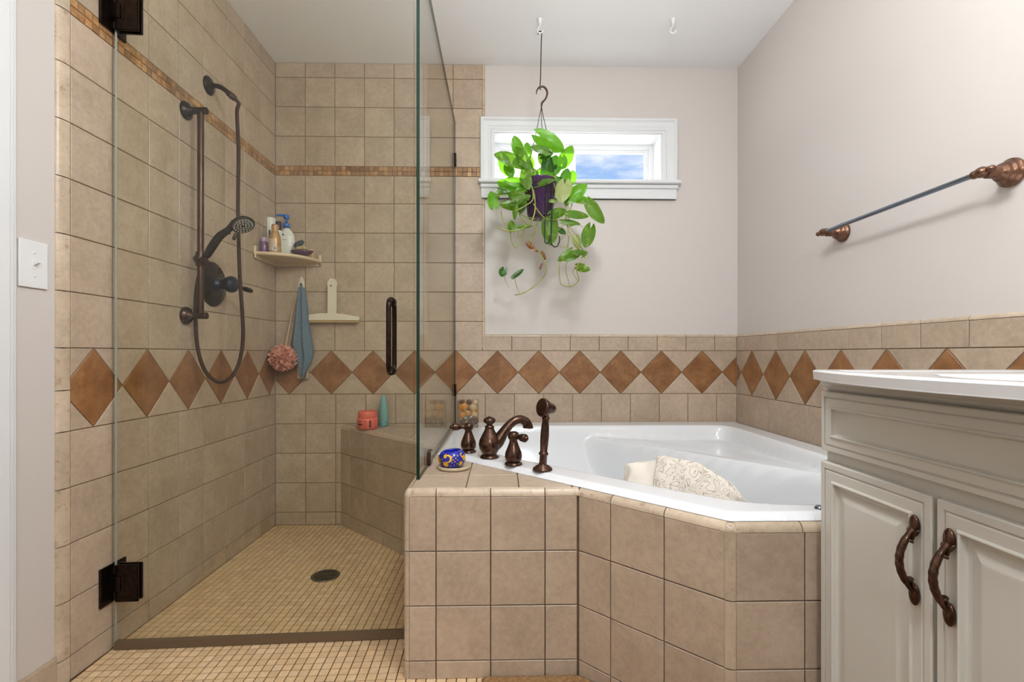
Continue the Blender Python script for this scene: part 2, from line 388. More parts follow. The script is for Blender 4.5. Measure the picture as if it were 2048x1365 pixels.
part('grout', g, MT['grout'], wall_back); part('tiles', tl, MT['tile'], wall_back); part('accent_tiles', ac, MT['accent'], wall_back, 'terracotta diamond tiles')
part('mosaic_strip', sp, MT['strip'], wall_back, 'narrow brown mosaic border'); part('edge_tiles', bn, MT['bull'], wall_back)

# left wall tiles (shower side)
LY = 1.388
g = MB(); g.box((XL-.012, 1.375, 0), (XL-.0025, D, ZC-.002))
tl = MB(); ac = MB(); sp = MB(); bn = MB()
ys = seq(LY, D, D, .155); ys = [LY]+[D-.155*k for k in range(7, 0, -1)]+[D]
grid(tl, ys, ZROW, frL); grid(tl, ys, ZUP, frL); grid(tl, ys, ZTOP, frL)
band(tl, ac, LY, D, B0, B1, 1.6844, .2185, frL); strip(sp, LY, D, S0, S1, frL)
edge_round(bn, (XL, 1.352, 0), (XL, 1.352, ZC-.002), (0,-1,0), (1,0,0), .034, .012, ZROW[1:]+[.80]+ZUP+[S1]+ZTOP[1:], seg=10)
part('grout', g, MT['grout'], wall_left); part('tiles', tl, MT['tile'], wall_left); part('accent_tiles', ac, MT['accent'], wall_left, 'terracotta diamond tiles')
part('mosaic_strip', sp, MT['strip'], wall_left, 'narrow brown mosaic border'); part('edge_tiles', bn, MT['bull'], wall_left)

# right wall tiles
g = MB(); g.box((XR+.0025, .2, 0), (XR+.008, D, CAP-.008))
tl = MB(); ac = MB(); bn = MB()
grid(tl, seq(.2, D, D, .31), [.377, .532, .687], frR); grid(tl, seq(.2, D, D, .155), [.0, .067, .222, .377], frR)
band(tl, ac, .2, D, B0, B1, 2.0283, .2185, frR)
jr = seq(.2, D, 2.0794, .1545); grid(tl, jr, [.916, CAP-.012], frR)
edge_round(bn, (XR, .2, CAP), (XR, D, CAP), (-1,0,0), (0,0,1), .0075, .012, [u-.2 for u in jr[1:-1]])
part('grout', g, MT['grout'], wall_right); part('tiles', tl, MT['tile'], wall_right); part('accent_tiles', ac, MT['accent'], wall_right, 'terracotta diamond tiles'); part('edge_tiles', bn, MT['bull'], wall_right)

# floor mosaics: shower floor, and the floor before the door turned slightly with the threshold
DY0, DY1 = 1.536, 1.578          # door line at x = -1.19 and x = -.28
mo = MB(); p = .0262
k = (DY1-DY0)/.91
fr = ((0,0,.001), (1,0,0), (0,1,0), (0,0,1))
for i in range(36):
    for j in range(44):
        P = rect(XL+i*p, XL+(i+1)*p, D-(j+1)*p, D-j*p)
        P = clip(P, 1, 0, -.268)
        if len(P) > 2: P = clip(P, k, -1, k*-1.19-DY0-.004)
        if len(P) > 2: mo.tile(P, *fr, gap=.0030, th=.0022, bev=.0004)
a = .035; ca, sa = math.cos(a), math.sin(a)
fr2 = ((XL, DY0, .001), (ca, sa, 0), (-sa, ca, 0), (0,0,1))
for i in range(-2, 62):
    for j in range(1, 34):
        P = rect(i*p*1.06, (i+1)*p*1.06, -(j)*p*1.06, -(j-1)*p*1.06)
        ctr = (XL+ca*P[0][0]-sa*P[0][1], DY0+sa*P[0][0]+ca*P[0][1])
        if ctr[0] < XL-.004 or ctr[0] > .66 or (ctr[0] > -.285 and ctr[1] > 1.36 - max(0, ctr[0]-.212)): continue
        mo.tile(P, *fr2, gap=.0032, th=.0022, bev=.0004)
part('mosaic_tiles', mo, MT['mosaic'], floor)

# baseboard tiles and door casing on the left wall
bl = MB(); bl.box((XL-.0125, 1.0, 0), (XL-.004, 1.351, .084), 0, .002); bl.box((XL-.0127, 1.0, .084), (XL-.006, 1.351, .088), 0)
struct(bl.build('baseboard_left', MT['tile']))
tr = MB()
for y0, y1, h in ((1.02, 1.238, .010), (1.05, 1.226, .016), (1.06, 1.212, .021), (1.08, 1.20, .018)):
    tr.box((XL-.013, y0, 0), (XL-.012+h, y1, 2.15), 0, .002)
struct(tr.build('trim_1', MT['white']))

# ------------------------------------------------------------------ window
win = MB()
win.box((WX0-.012, yb-.002, WZ0-.01), (WX0+.0015, yb+.165, WZ1+.012)); win.box((WX1-.0015, yb-.002, WZ0-.01), (WX1+.012, yb+.165, WZ1+.012))
win.box((WX0, yb-.002, WZ1-.0015), (WX1, yb+.165, WZ1+.012)); win.box((WX0, yb-.002, WZ0-.012), (WX1, yb+.165, WZ0+.006))
window = struct(win.build('window_1', MT['white']))
cs = MB()
def casing(x0, x1, z0, z1, prof):      # moulding swept up the left side, over the top and down the right, mitred
    n = len(prof); rr = []
    for k_ in range(4):
        ring_ = []
        for ins, y in prof: ring_.append([(x0+ins, y, z0), (x0+ins, y, z1-ins), (x1-ins, y, z1-ins), (x1-ins, y, z0)][k_])
        rr += ring_
    cs.add(rr, [(k_*n+i, k_*n+i+1, (k_+1)*n+i+1, (k_+1)*n+i) for k_ in range(3) for i in range(n-1)]+[tuple(range(n)), tuple(range(3*n, 4*n))])
f_ = lambda o: yb-o
casing(-.111, .934, 1.8155, 2.149, [(0, f_(-.001)), (0, f_(.024)), (.003, f_(.027)), (.012, f_(.027)), (.016, f_(.022)), (.020, f_(.019)), (.040, f_(.017)), (.046, f_(.014)), (.054, f_(.0135)), (.058, f_(.017)), (.062, f_(.017)), (.066, f_(.012)), (.0735, f_(.011)), (.0735, f_(-.001))])
part('window_frame', cs, MT['white'], window)
st = MB(); st.box((-.121, yb-.050, 1.797), (.947, yb+.05, 1.816), 0, .006); part('window_sill', st, MT['white'], window)
ap = MB(); ap.box((-.108, yb-.018, 1.722), (.934, yb+.002, 1.798), 0, .003); ap.box((-.112, yb-.030, 1.775), (.938, yb+.002, 1.797), 0, .006); ap.box((-.104, yb-.024, 1.722), (.930, yb+.002, 1.738), 0, .004)
part('apron', ap, MT['white'], window)
YW = 2.772
fw = MB()
def ring(mb, x0, x1, z0, z1, w, y0, y1, m=0):
    mb.box((x0, y0, z0), (x0+w, y1, z1), m, .0015); mb.box((x1-w, y0, z0), (x1, y1, z1), m, .0015)
    mb.box((x0+w, y0, z1-w), (x1-w, y1, z1), m, .0015); mb.box((x0+w, y0, z0), (x1-w, y1, z0+w), m, .0015)
ring(fw, WX0, WX1, WZ0+.006, WZ1, .022, YW-.012, YW+.03); ring(fw, WX0+.016, WX1-.016, WZ0+.02, WZ1-.014, .010, YW-.002, YW+.03)
ob = part('sash_frame', fw, MT['white'], window)
for nm, x0, x1, yo in (('sash', .392, WX1-.020, .004), ('sash', WX0+.020, .418, .016)):
    sm_ = MB(); ring(sm_, x0, x1, WZ0+.028, WZ1-.018, .026, YW+yo, YW+yo+.012)
    so_ = part(nm, sm_, MT['white'], window)
    pn = MB(); pn.box((x0+.024, YW+yo+.005, WZ0+.05), (x1-.024, YW+yo+.008, WZ1-.042)); part('pane', pn, MT['pane'], so_)
lt = MB(); lt.box((.402, YW-.006, 1.93), (.410, YW+.004, 1.965), 0, .001); part('latch', lt, MT['plastic'], window)

# ------------------------------------------------------------------ tub surround and shower bench
def face_tiles(mb, p0, p1, zs, cuts, gap=.0028, depth=.006):
    p0 = Vector((p0[0], p0[1], 0)); p1 = Vector((p1[0], p1[1], 0)); u = (p1-p0).normalized(); n = Vector((u.y, -u.x, 0))
    grid(mb, cuts, zs, (p0, u, (0,0,1), n), gap=gap)
EA = (-.271, 1.371); EB = (.212, 1.371); EC = (.504, 1.079); ED = (XR-.002, 1.079)
surround = thing('tub_surround', 'beige tiled low wall and deck boxed around the white corner bathtub', 'tub surround', (.1, 1.5, 0))
core = MB(); e = .007
poly = [(-.271+e, 1.371+e), (.2149, 1.371+e), (.507, 1.079+e), (XR-.004, 1.079+e), (XR-.004, 1.12), (.52, 1.12), (-.225, 1.865), (-.225, D-.002), (-.271+e, D-.002)]
core.prism([(x, y, .0) for x, y in poly], (0, 0, DK-.007))
part('core', core, MT['grout'], surround)
ft = MB(); bn = MB(); zs = [0, .05, .202, .353, .505]
frF = ((0, 1.371, 0), (1,0,0), (0,0,1), (0,-1,0))
grid(ft, [-.256, -.181, -.030, .121, .211], zs, frF)
dl = Vector((EC[0]-EB[0], EC[1]-EB[1], 0)).length
face_tiles(ft, EB, EC, zs, [0.002, .105, .256, .4015])
grid(ft, [.516, .671, .822, .973, 1.124, XR-.003], zs, ((0, 1.079, 0), (1,0,0), (0,0,1), (0,-1,0)))
grid(ft, [0.015, .16, .31, .46, .61, .68], zs, ((-.271, 1.371, 0), (0,1,0), (0,0,1), (-1,0,0)))
part('wall_tiles', ft, MT['tile'], surround)
r = .016
edge_round(bn, (-.271, 1.371, 0), (-.271, 1.371, .505), (-1,0,0), (0,-1,0), r, r, zs[1:-1])
s2 = math.sqrt(.5)
edge_round(bn, (-.255, 1.371, DK), (.216, 1.371, DK), (0,-1,0), (0,0,1), r, .020, [.074, .225, .376])
edge_round(bn, (.212, 1.371, DK), (.4953, 1.0877, DK), (-s2,-s2,0), (0,0,1), .020, .020, [.105, .256])
edge_round(bn, (.518, 1.079, DK), (XR-.003, 1.079, DK), (0,-1,0), (0,0,1), .020, .020, [.148, .299, .45, .601])
edge_round(bn, (-.271, 1.387, DK), (-.271, 2.05, DK), (-1,0,0), (0,0,1), r, .020, [.144, .294, .444, .594])
# obtuse vertical corner, a narrow rounded post
cx, cyy = .5165, 1.109
for z0, z1 in zip(zs[:-1], zs[1:]):
    pts = []
    for i in range(9):
        a_ = math.radians(225+45*i/8); pts.append((cx+.030*math.cos(a_), cyy+.030*math.sin(a_), z0+.0014))
    pts.append((cx, cyy, z0+.0014)); bn.prism(pts, (0, 0, z1-z0-.0028), 0, False)
bn.ball((cx, cyy, .5055), .0303, 0, (1,1,.66)); bn.ball((-.255, 1.387, .505), .0161, 0, (1,1,1.25))
part('edge_tiles', bn, MT['bull'], surround)
dt_ = MB(); frD = ((0,0,DK), (1,0,0), (0,1,0), (0,0,1))
grid(dt_, [-.255, -.10, .049, .20, .35], [1.388, 1.531, 1.668, 1.82, 1.975, 2.127, 2.28, 2.43, D-.002], frD, keep=[(1, 1, 1.66)])
grid(dt_, [-.255, -.20], [1.668, 1.82, 1.975, 2.127, 2.28, 2.43, D-.002], frD, keep=[(-1, -1, -1.66)])
part('deck_tiles', dt_, MT['tile'], surround)

bench = thing('shower_bench', 'beige tiled triangular bench in the back right corner of the shower', 'shower bench', (-.45, 2.4, 0))
BA = (-.847, D); BB = (-.277, D-.57)
cb = MB(); cb.prism([(BA[0]+.008, D-.003, 0), (-.277, BB[1]+.008, 0), (-.277, D-.003, 0)], (0, 0, DK-.007)); part('core', cb, MT['grout'], bench)
bt = MB(); bl_ = math.hypot(BB[0]-BA[0], BB[1]-BA[1])
face_tiles(bt, BA, BB, [0, .067, .222, .377, .505], [0.003, .1, .255, .41, .565, .72, bl_-.002])
grid(bt, seq(-.86, -.262, -.255, .153), seq(2.0, D-.002, D, .153), frD, keep=[(-1, -1, -(BA[0]+BA[1])-.022)])
part('tiles', bt, MT['tile'], bench)
be = MB(); edge_round(be, (BA[0]+.003, BA[1]-.003, DK), (BB[0], BB[1], DK), (-s2,-s2,0), (0,0,1), r, .020, [.1, .255, .41, .565, .72]); part('edge_tiles', be, MT['bull'], bench)

# ------------------------------------------------------------------ bathtub
RZ = .540
def sstep(t): t = min(max(t, 0), 1); return t*t*(3-2*t)
tubo = [(0, 1, D-.004), (1, 0, XR-.004), (0, -1, -1.094), (-s2, -s2, -1.604*s2), (-1, 0, .240)]   # a x + b y <= c
tubi = [(0, 1, D-.15), (1, 0, XR-.12), (0, -1, -1.165), (-s2, -s2, -1.604*s2-.105), (-1, 0, .10)]
def smin(ds, k=.05):
    m = min(ds); return m-k*math.log(sum(math.exp(-(d-m)/k) for d in ds))
def tubz(x, y):
    do = min(c-a*x-b*y for a, b, c in tubo); di = smin([c-a*x-b*y for a, b, c in tubi], .035)
    z = RZ
    z -= .014*(1-sstep(do/.020))
    # gentle dish of the deck towards the basin
    t = min(max(di/.24, 0), 1); f = 1-(1-t)**2.4
    zb = RZ-.40*f*sstep(di/.028+.15) if di > -.004 else RZ
    g = x+y-2.80+.05*math.sin((x-.8)*5)
    led = RZ-.055-.015*sstep(g/.5)
    k = sstep(g/.05)
    if led > zb: zb = zb+(led-zb)*k
    if di > -.004: z = min(z, zb)
    return z
bm = bmesh.new(); vg = {}
# grid laid along the diagonal front so that its edges stay clean
U0, U1, V0, V1 = 1.13, 2.76, -2.05, .15; nx, ny = 230, 250
for i in range(nx+1):
    for j in range(ny+1):
        u = U0+(U1-U0)*i/nx; v = V0+(V1-V0)*j/ny; x = (u+v)*s2; y = (u-v)*s2
        vg[i, j] = bm.verts.new((x, y, tubz(x, y)))
for i in range(nx):
    for j in range(ny): bm.faces.new((vg[i,j], vg[i,j+1], vg[i+1,j+1], vg[i+1,j]))
for co_, no_ in (((.802, .802, 0), (-s2, -s2, 0)), ((-.240, 0, 0), (-1, 0, 0)), ((XR-.004, 0, 0), (1, 0, 0)), ((0, 1.094, 0), (0, -1, 0)), ((0, D-.004, 0), (0, 1, 0))):
    bmesh.ops.bisect_plane(bm, geom=bm.verts[:]+bm.edges[:]+bm.faces[:], dist=1e-5, plane_co=co_, plane_no=no_, clear_outer=True)
for v in bm.verts: v.co.z = tubz(v.co.x, v.co.y)
bmesh.ops.recalc_face_normals(bm, faces=bm.faces)
for ed in [e_ for e_ in bm.edges if e_.is_boundary]: pass
ret = bmesh.ops.extrude_edge_only(bm, edges=[e_ for e_ in bm.edges if e_.is_boundary])
for v in [q for q in ret['geom'] if isinstance(q, bmesh.types.BMVert)]: v.co.z = DK+.0005
tub = thing('bathtub', 'white acrylic corner bathtub under the window', 'bathtub', (.55, 1.85, DK))
ts = MB(); ts.bm(bm, 0, True); part('shell', ts, MT['acrylic'], tub)
# round pillow-cap / overflow plate and drain in the basin
dr = MB(); dr.lathe([(.0, 0), (.034, 0), (.036, .003), (.02, .006), (0, .006)], 0, 24, (.62, 1.75, tubz(.62, 1.75)), (0,0,1)); part('drain', dr, MT['bronze'], tub)
st2 = MB(); st2.lathe([(.012, 0), (.012, .004), (.008, .009), (.001, .010)], 0, 16, tuple(PZ(1640, 1018, RZ+.0)[:2])+(RZ-.002,), (0,0,1)); part('button', st2, MT['steel'], tub)

# ------------------------------------------------------------------ shower glass
pan = thing('shower_screen', 'clear fixed glass panel on the tub deck beside the shower bench', 'glass panel', (-.25, 2.0, DK))
PT = 2.124; PYN = 1.474
def slab(nm, pts, th, z0, z1, parent, lab=None, start=1):
    """glass sheet between two plan points; faces clear, the four cut edges green"""
    a, b = Vector((*pts[0], 0)), Vector((*pts[1], 0)); u = (b-a).normalized(); n = Vector((-u.y, u.x, 0))*th/2
    v = [a-n, b-n, b+n, a+n]; v = [Vector((q.x, q.y, z0)) for q in v]+[Vector((q.x, q.y, z1)) for q in v]
    mb = MB(); mb.add(v, [(0,1,5,4), (2,3,7,6)], 0); mb.add(v, [(0,3,2,1), (4,5,6,7), (1,2,6,5)], 1); mb.add(v, [(3,0,4,7)], start)
    return part(nm, mb, [MT['glass'], MT['gedge'], MT['gpale']], parent, lab)
slab('pane', ((-.2475, PYN), (-.2475, D-.003)), .0095, DK+.002, PT, pan)
for z in (1.92, .71):
    c_ = MB(); c_.box((-.258, D-.030, z-.032), (-.237, D-.001, z+.032), 0, .003); part('clip', c_, MT['orb'], pan)
c_ = MB(); c_.box((-.259, 1.655, DK+.001), (-.236, 1.705, DK+.048), 0, .003); part('clip', c_, MT['bronze'], pan)

door = thing('shower_door', 'frameless glass shower door with bronze pull handle and hinges', 'shower door', (XL, DY0, 0))
dA = Vector((-1.172, DY0-.006, 0)); dB = Vector((-.277, DY1-.004, 0)); du = (dB-dA).normalized(); dn = Vector((-du.y, du.x, 0))
slab('pane', ((dA.x, dA.y), (dB.x, dB.y)), .0095, .012, PT, door, None, 2)
sw = MB()
for a_, b_, h0, h1, o_ in ((dA, dB, .003, .026, .0),):
    q = [a_-dn*.009, b_-dn*.009, b_+dn*.009, a_+dn*.009]; sw.prism([(v.x, v.y, h0) for v in q], (0,0,h1-h0))
part('sweep', sw, simple('brown_sweep', (.13, .085, .05), .35), door, 'brown seal along the bottom of the glass')
for zc in (1.935, .205):
    hg = MB()
    def hb(u0, u1, n0, n1, z0, z1, b=.002):
        bm = bmesh.new(); bmesh.ops.create_cube(bm, size=1)
        for v in bm.verts:
            c = dA+du*((u0+u1)/2+v.co.x*(u1-u0))+dn*((n0+n1)/2+v.co.y*(n1-n0)); v.co = Vector((c.x, c.y, (z0+z1)/2+v.co.z*(z1-z0)))
        bmesh.ops.bevel(bm, geom=bm.edges[:], offset=b, segments=2, affect='EDGES'); hg.bm(bm)
    hb(.004, .072, -.013, -.005, zc-.056, zc+.056); hb(.004, .072, .005, .013, zc-.056, zc+.056)
    hb(-.010, .026, -.016, .016, zc-.026, zc+.026, .004); hb(.026, .034, -.0145, -.012, zc-.026, zc+.026, .001)
    hg.box((XL+.0005, DY0-.055, zc-.058), (XL+.008, DY0+.045, zc+.058), 0, .002)
    hg.lathe([(.0075, -.050), (.0075, .050)], 0, 14, (dA.x-.004, dA.y, zc), (0,0,1))
    part('hinge', hg, MT['orb'], door)
hd = MB(); hc = dA+du*.826
for sgn in (-1, 1):
    n_ = dn*sgn; pth = []
    z0, z1 = .846, 1.064
    pth.append(hc+n_*.006+Vector((0,0,z0)))
    for i in range(0, 7):
        a_ = PI/2*i/6; pth.append(hc+n_*(.030+.022*math.sin(a_))+Vector((0,0,z0+.022*(1-math.cos(a_)))))
    for i in range(0, 7):
        a_ = PI/2*(1-i/6); pth.append(hc+n_*(.030+.022*math.sin(a_))+Vector((0,0,z1-.022*(1-math.cos(a_)))))
    pth.append(hc+n_*.006+Vector((0,0,z1)))
    hd.tube(pth, .0080, 0, 16)
    for z in (z0, z1): hd.lathe([(.0, .004), (.014, .0045), (.014, .012), (.011, .015)], 0, 20, hc+Vector((0,0,z)), n_)
part('handle', hd, MT['orb'], door, 'bronze D-shaped pull handle on both sides')

# ------------------------------------------------------------------ floor drain
fd = MB(); c0 = Vector((-.712, 2.016, .0012))
fd.lathe([(.0, 0), (.056, 0), (.056, .003), (.052, .0042), (.050, .003), (0, .003)], 0, 40, c0)
fd2 = MB()
for k in range(-3, 4):
    w = math.sqrt(max(.044**2-(k*.012)**2, 0)); fd2.box((c0.x-w, c0.y+k*.012-.0022, c0.z+.0031), (c0.x+w, c0.y+k*.012+.0022, c0.z+.0042))
drain = thing('floor_drain', 'round dark metal drain in the mosaic shower floor', 'drain', c0)
part('plate', fd, simple('drain_bronze', (.13, .12, .10), .35, .8), drain); part('slots', fd2, MT['blackm'], drain)

# ------------------------------------------------------------------ shower fittings
def lerp(a, b, t): return Vector(a)+(Vector(b)-Vector(a))*t
# slide bar
yb_ = 1.880; xo = -1.128
bar = thing('shower_slide_bar', 'vertical bronze slide bar mounted on the tiled shower wall', 'slide bar', (XL, yb_, 1.04))
t = MB(); t.tube([(xo, yb_, 1.035), (xo, yb_, 1.815)], .0115, 0, 18); part('rod', t, MT['dbr'], bar)
for z, mm in ((1.812, 'orb'), (1.043, 'dbr')):
    t = MB(); t.lathe([(.0, 0), (.033, .0005), (.034, .006), (.030, .014), (.020, .021), (.0135, .026), (.0125, .050), (.0130, .076), (.0125, .082), (.008, .0835), (0, .0835)], 0, 28, (XL, yb_, z), (1,0,0)); part('mount', t, MT[mm], bar)
t = MB(); zb = 1.255
t.ball((xo-.004, yb_, zb), .021, 0, (1.05, 1, .9)); t.lathe([(.0165, -.026), (.0175, -.018), (.0175, .018), (.0165, .026)], 0, 20, (xo, yb_, zb), (0,0,1))
t.tube([(xo, yb_-.006, zb-.002), (xo+.026, yb_-.012, zb-.014), (xo+.034, yb_-.013, zb-.019)], [.0125, .0115, .0105], 0, 16)
part('sliding_bracket', t, MT['dbr'], bar)
# shower arm
arm = thing('shower_outlet', 'bronze shower arm and flange high on the tiled wall', 'shower arm', (XL, 2.026, 1.983))
t = MB(); t.lathe([(0, 0), (.036, .0006), (.037, .005), (.030, .012), (.015, .016), (.011, .019), (0, .019)], 0, 28, (XL, 2.026, 1.985), (1,0,0)); part('flange', t, MT['orb'], arm)
pA = [Vector((XL+.008, 2.026, 1.983)), Vector((XL+.035, 2.026, 1.984)), Vector((XL+.062, 2.026, 1.972)), Vector((XL+.090, 2.026, 1.948))]
t = MB(); t.tube(pA, [.0095, .0095, .0095, .0095], 0, 16, smooth=2); part('pipe', t, MT['orb'], arm)
t = MB(); ax = (pA[3]-pA[2]).normalized(); t.lathe([(.011, -.012), (.0125, -.010), (.0125, .004), (.0135, .005), (.0135, .009), (.012, .010), (.012, .020), (.009, .024)], 0, 20, pA[3], ax)
part('hose_nut', t, MT['dbr'], arm)
# hose: from the arm down in a loop and up to the hand shower
hn = pA[3]+ax*.022
def hp(x, y, Yv): return PY(x, y, Yv)
hose_pts = [hn, hn+ax*.018+Vector((.003,0,-.01)), hp(474, 225, 2.02), hp(477, 300, 2.01), hp(476, 420, 1.99), hp(480, 560, 1.97), hp(486, 650, 1.95), hp(483, 705, 1.94), hp(468, 748, 1.93), hp(440, 765, 1.92), hp(412, 745, 1.91), hp(396, 700, 1.91), hp(391, 640, 1.905), hp(393, 580, 1.90), hp(402, 535, 1.89), hp(411, 519, 1.872)]
m_, nt_, b_ = mat('ribbed_bronze_hose'); b_.inputs['Base Color'].default_value = (.065, .035, .023, 1); b_.inputs['Metallic'].default_value = .8; b_.inputs['Roughness'].default_value = .33
wv = N(nt_, 'ShaderNodeTexWave', Scale=95.0); wv.bands_direction = 'Z'; tcn = N(nt_, 'ShaderNodeTexCoord'); bpn = N(nt_, 'ShaderNodeBump', Strength=.5); bpn.inputs['Distance'].default_value = .002
nt_.links.new(tcn.outputs['Object'], wv.inputs[0]); nt_.links.new(wv.outputs['Fac'], bpn.inputs['Height']); nt_.links.new(bpn.outputs[0], b_.inputs['Normal'])
hose = thing('shower_hose', 'long ribbed bronze hose hanging in a loop from the shower arm', 'hose', hn)
t = MB(); t.tube(hose_pts, .0072, 0, 12, smooth=3); part('flexible_tube', t, m_, hose)
t = MB(); t.tube([hose_pts[-2], hose_pts[-1]], [.0085, .0105], 0, 16); part('end_cone', t, MT['orb'], hose)
# hand shower
ha = PY(413, 512, 1.868); hb_ = PY(463, 452, 1.86)
hs = thing('hand_shower', 'dark bronze hand shower resting in the slide bar bracket', 'hand shower', ha)
t = MB(); d_ = (hb_-ha)
t.tube([ha-d_*.03, ha+d_*.05, ha+d_*.3+Vector((-.004,0,.004)), ha+d_*.6+Vector((-.006,0,.006)), ha+d_*.85, hb_, hb_+d_*.12], [.0095, .0135, .0150, .0145, .0120, .0105, .013], 0, 18, smooth=2)
t.lathe([(.0115, 0), (.014, .002), (.014, .007), (.0115, .009)], 0, 20, ha+d_*.78, d_.normalized())
part('grip', t, MT['orb'], hs)
hc_ = PY(485, 449, 1.86); nn = Vector((.46, -.30, -.84)).normalized()
t = MB(); t.lathe([(0, -.024), (.012, -.0235), (.028, -.016), (.040, -.004), (.0425, .003), (.041, .007), (.036, .008)], 0, 36, hc_, nn)
t.tube([hb_, hc_-nn*.012], [.013, .022], 0, 16, caps=False); part('head', t, MT['orb'], hs)
t = MB(); t.lathe([(0, .0085), (.037, .0085), (.037, .006)], 0, 36, hc_, nn, caps=False); fp = part('spray_face', t, simple('grey_rubber_face', (.10, .10, .09), .4), hs)
t = MB(); q = nn.to_track_quat('Z', 'Y').to_matrix()
for rr, n_ in ((.010, 6), (.020, 12), (.031, 18)):
    for k_ in range(n_):
        a_ = 2*PI*k_/n_; t.lathe([(.0022, 0), (.0020, .003), (.0008, .0038)], 0, 6, hc_+nn*.0083+q @ Vector((rr*math.cos(a_), rr*math.sin(a_), 0)), nn)
part('nozzles', t, simple('pale_nozzle', (.45, .42, .34), .4), fp)
t = MB(); pl = hc_-d_.normalized()*.040+nn*.004; t.tube([pl, pl+Vector((-.004, -.004, -.018))], [.005, .006], 0, 10); t.ball(pl+Vector((-.005, -.004, -.020)), .0065); part('mode_lever', t, MT['orb'], hs)
# valve
vc = Vector((XL, 2.055, 1.185)); va = thing('shower_valve', 'round dark bronze shower valve with lever behind the slide bar', 'shower valve', vc)
t = MB(); t.lathe([(0, 0), (.088, .0006), (.091, .005), (.086, .010), (.070, .012), (.060, .017), (.042, .020), (0, .020)], 0, 48, vc, (1,0,0)); part('escutcheon', t, MT['orb'], va)
t = MB(); t.lathe([(.030, .016), (.028, .030), (.021, .036), (.020, .052), (.024, .056), (.033, .068), (.0345, .080), (.030, .092), (.018, .099), (0, .100)], 0, 32, vc, (1,0,0)); part('knob', t, simple('black_metal_daylight_blue', (.020, .028, .048), .22, .8), va)  # bluish daylight reflection is mixed into the knob's colour
kb = vc+Vector((.078, 0, 0)); t = MB(); t.tube([kb+Vector((.01, .024, -.004)), kb+Vector((.020, .046, -.008)), kb+Vector((.027, .062, -.012)), kb+Vector((.036, .086, -.016)), kb+Vector((.038, .092, -.017))], [.006, .0062, .011, .0095, .004], 0, 14, smooth=2); part('lever', t, MT['orb'], va)

# corner shelf
SZ = 1.392
shf = thing('corner_shelf', 'cream quarter-round shelf in the shower corner holding bottles', 'shelf', (XL, D, SZ))
pts = [(XL+.001, D-.001)]; R1 = .222
for i in range(25):
    a_ = -PI/2+PI/2*i/24; pts.append((XL+.001+.232*math.cos(a_), D-.001+R1*math.sin(a_)))
pts = [(XL+.001, D-.001)]+[(XL+.001+.232*math.sin(PI/2*i/24), D-.001-R1*math.cos(PI/2*i/24)) for i in range(25)]
t = MB(); t.prism([(x, y, SZ-.012) for x, y in pts], (0,0,.012)); part('plate', t, MT['creamshelf'], shf)
t = MB(); t.tube([(x, y, SZ-.0090) for x, y in pts[1:]], .0090, 0, 10); part('rim', t, MT['creamshelf'], shf)
for a_, b_ in (((XL+.0005, D-.235, 0), (XL+.010, D-.002, 0)), ((XL+.002, D-.010, 0), (XL+.240, D-.0005, 0))):
    t = MB(); t.box((a_[0], a_[1], SZ-.034), (b_[0], b_[1], SZ-.008), 0, .003)
    ex, ey = (a_[0], a_[1]) if b_[0] < XL+.1 else (b_[0]-.012, a_[1])
    t.box((ex, ey, SZ-.034), (ex+.012, ey+.012, SZ+.026), 0, .003); part('wall_bracket', t, MT['creamshelf'], shf)

def bottle(name, label, cat, c, prof, m, sx=1, sy=1, seg=32, group=None):
    r_ = thing(name, label, cat, c, group); t = MB(); t.lathe(prof, 0, seg, c, (0,0,1), True, sx, sy); part('body', t, m, r_); return r_
def zof(y, Yv): return PY(0, y, Yv).z
def on(x, Yv, z=SZ+.0006): v = PY(x, 500, Yv); return Vector((v.x, Yv, z))
def wrap(mb, c, r, a0, a1, z0, z1, sx=1, sy=1, e=.0006, m=0, n=10):
    """curved label patch on a round body; angle 0 faces the camera (-Y)"""
    vs = []
    for i in range(n+1):
        a = -PI/2+a0+(a1-a0)*i/n
        for z in (z0, z1): vs.append((c[0]+(r+e)*math.cos(a)*sx, c[1]+(r+e)*math.sin(a)*sy, c[2]+z))
    mb.add(vs, [(2*i, 2*i+2, 2*i+3, 2*i+1) for i in range(n)], m, True)
ink = simple('black_ink', (.02, .02, .02), .5); lab = simple('white_label', (.72, .70, .64), .5)
whitep = simple('white_bottle', (.72, .72, .66), .3)
# tall white bottle
c = on(541, 2.555); b1 = bottle('shampoo_bottle', 'tall white cylindrical bottle at the back of the corner shelf', 'bottle', c, [(0,0),(.0245,.001),(.0265,.005),(.0265,.150),(.026,.153),(.0265,.155),(.0265,.196),(.024,.201),(.006,.203),(0,.203)], whitep)
t = MB(); wrap(t, c, .0265, .12, .42, .086, .135); part('printed_label', t, ink, b1)
# pump bottle
c = on(573, 2.545); b2 = bottle('pump_bottle', 'white lotion bottle with a bright blue pump top on the shelf', 'bottle', c, [(0,0),(.036,.001),(.040,.006),(.041,.085),(.038,.110),(.028,.130),(.017,.142),(.014,.146),(.014,.150)], whitep, 1, .62)
blue = simple('bright_blue_plastic', (.004, .12, .46), .25)
t = MB(); t.lathe([(.0,.148),(.0165,.148),(.0165,.168),(.013,.171),(.006,.172),(.0055,.196),(0,.196)], 0, 24, c); part('collar', t, blue, b2)
t = MB(); t.lathe([(.0,.194),(.011,.194),(.014,.198),(.014,.212),(.010,.216),(0,.217)], 0, 24, c); t.tube([c+Vector((0,0,.209)), c+Vector((-.022,-.002,.212)), c+Vector((-.043,-.004,.213)), c+Vector((-.050,-.004,.208))], [.0085,.0065,.005,.0042], 0, 12, smooth=1); part('pump_head', t, blue, b2)
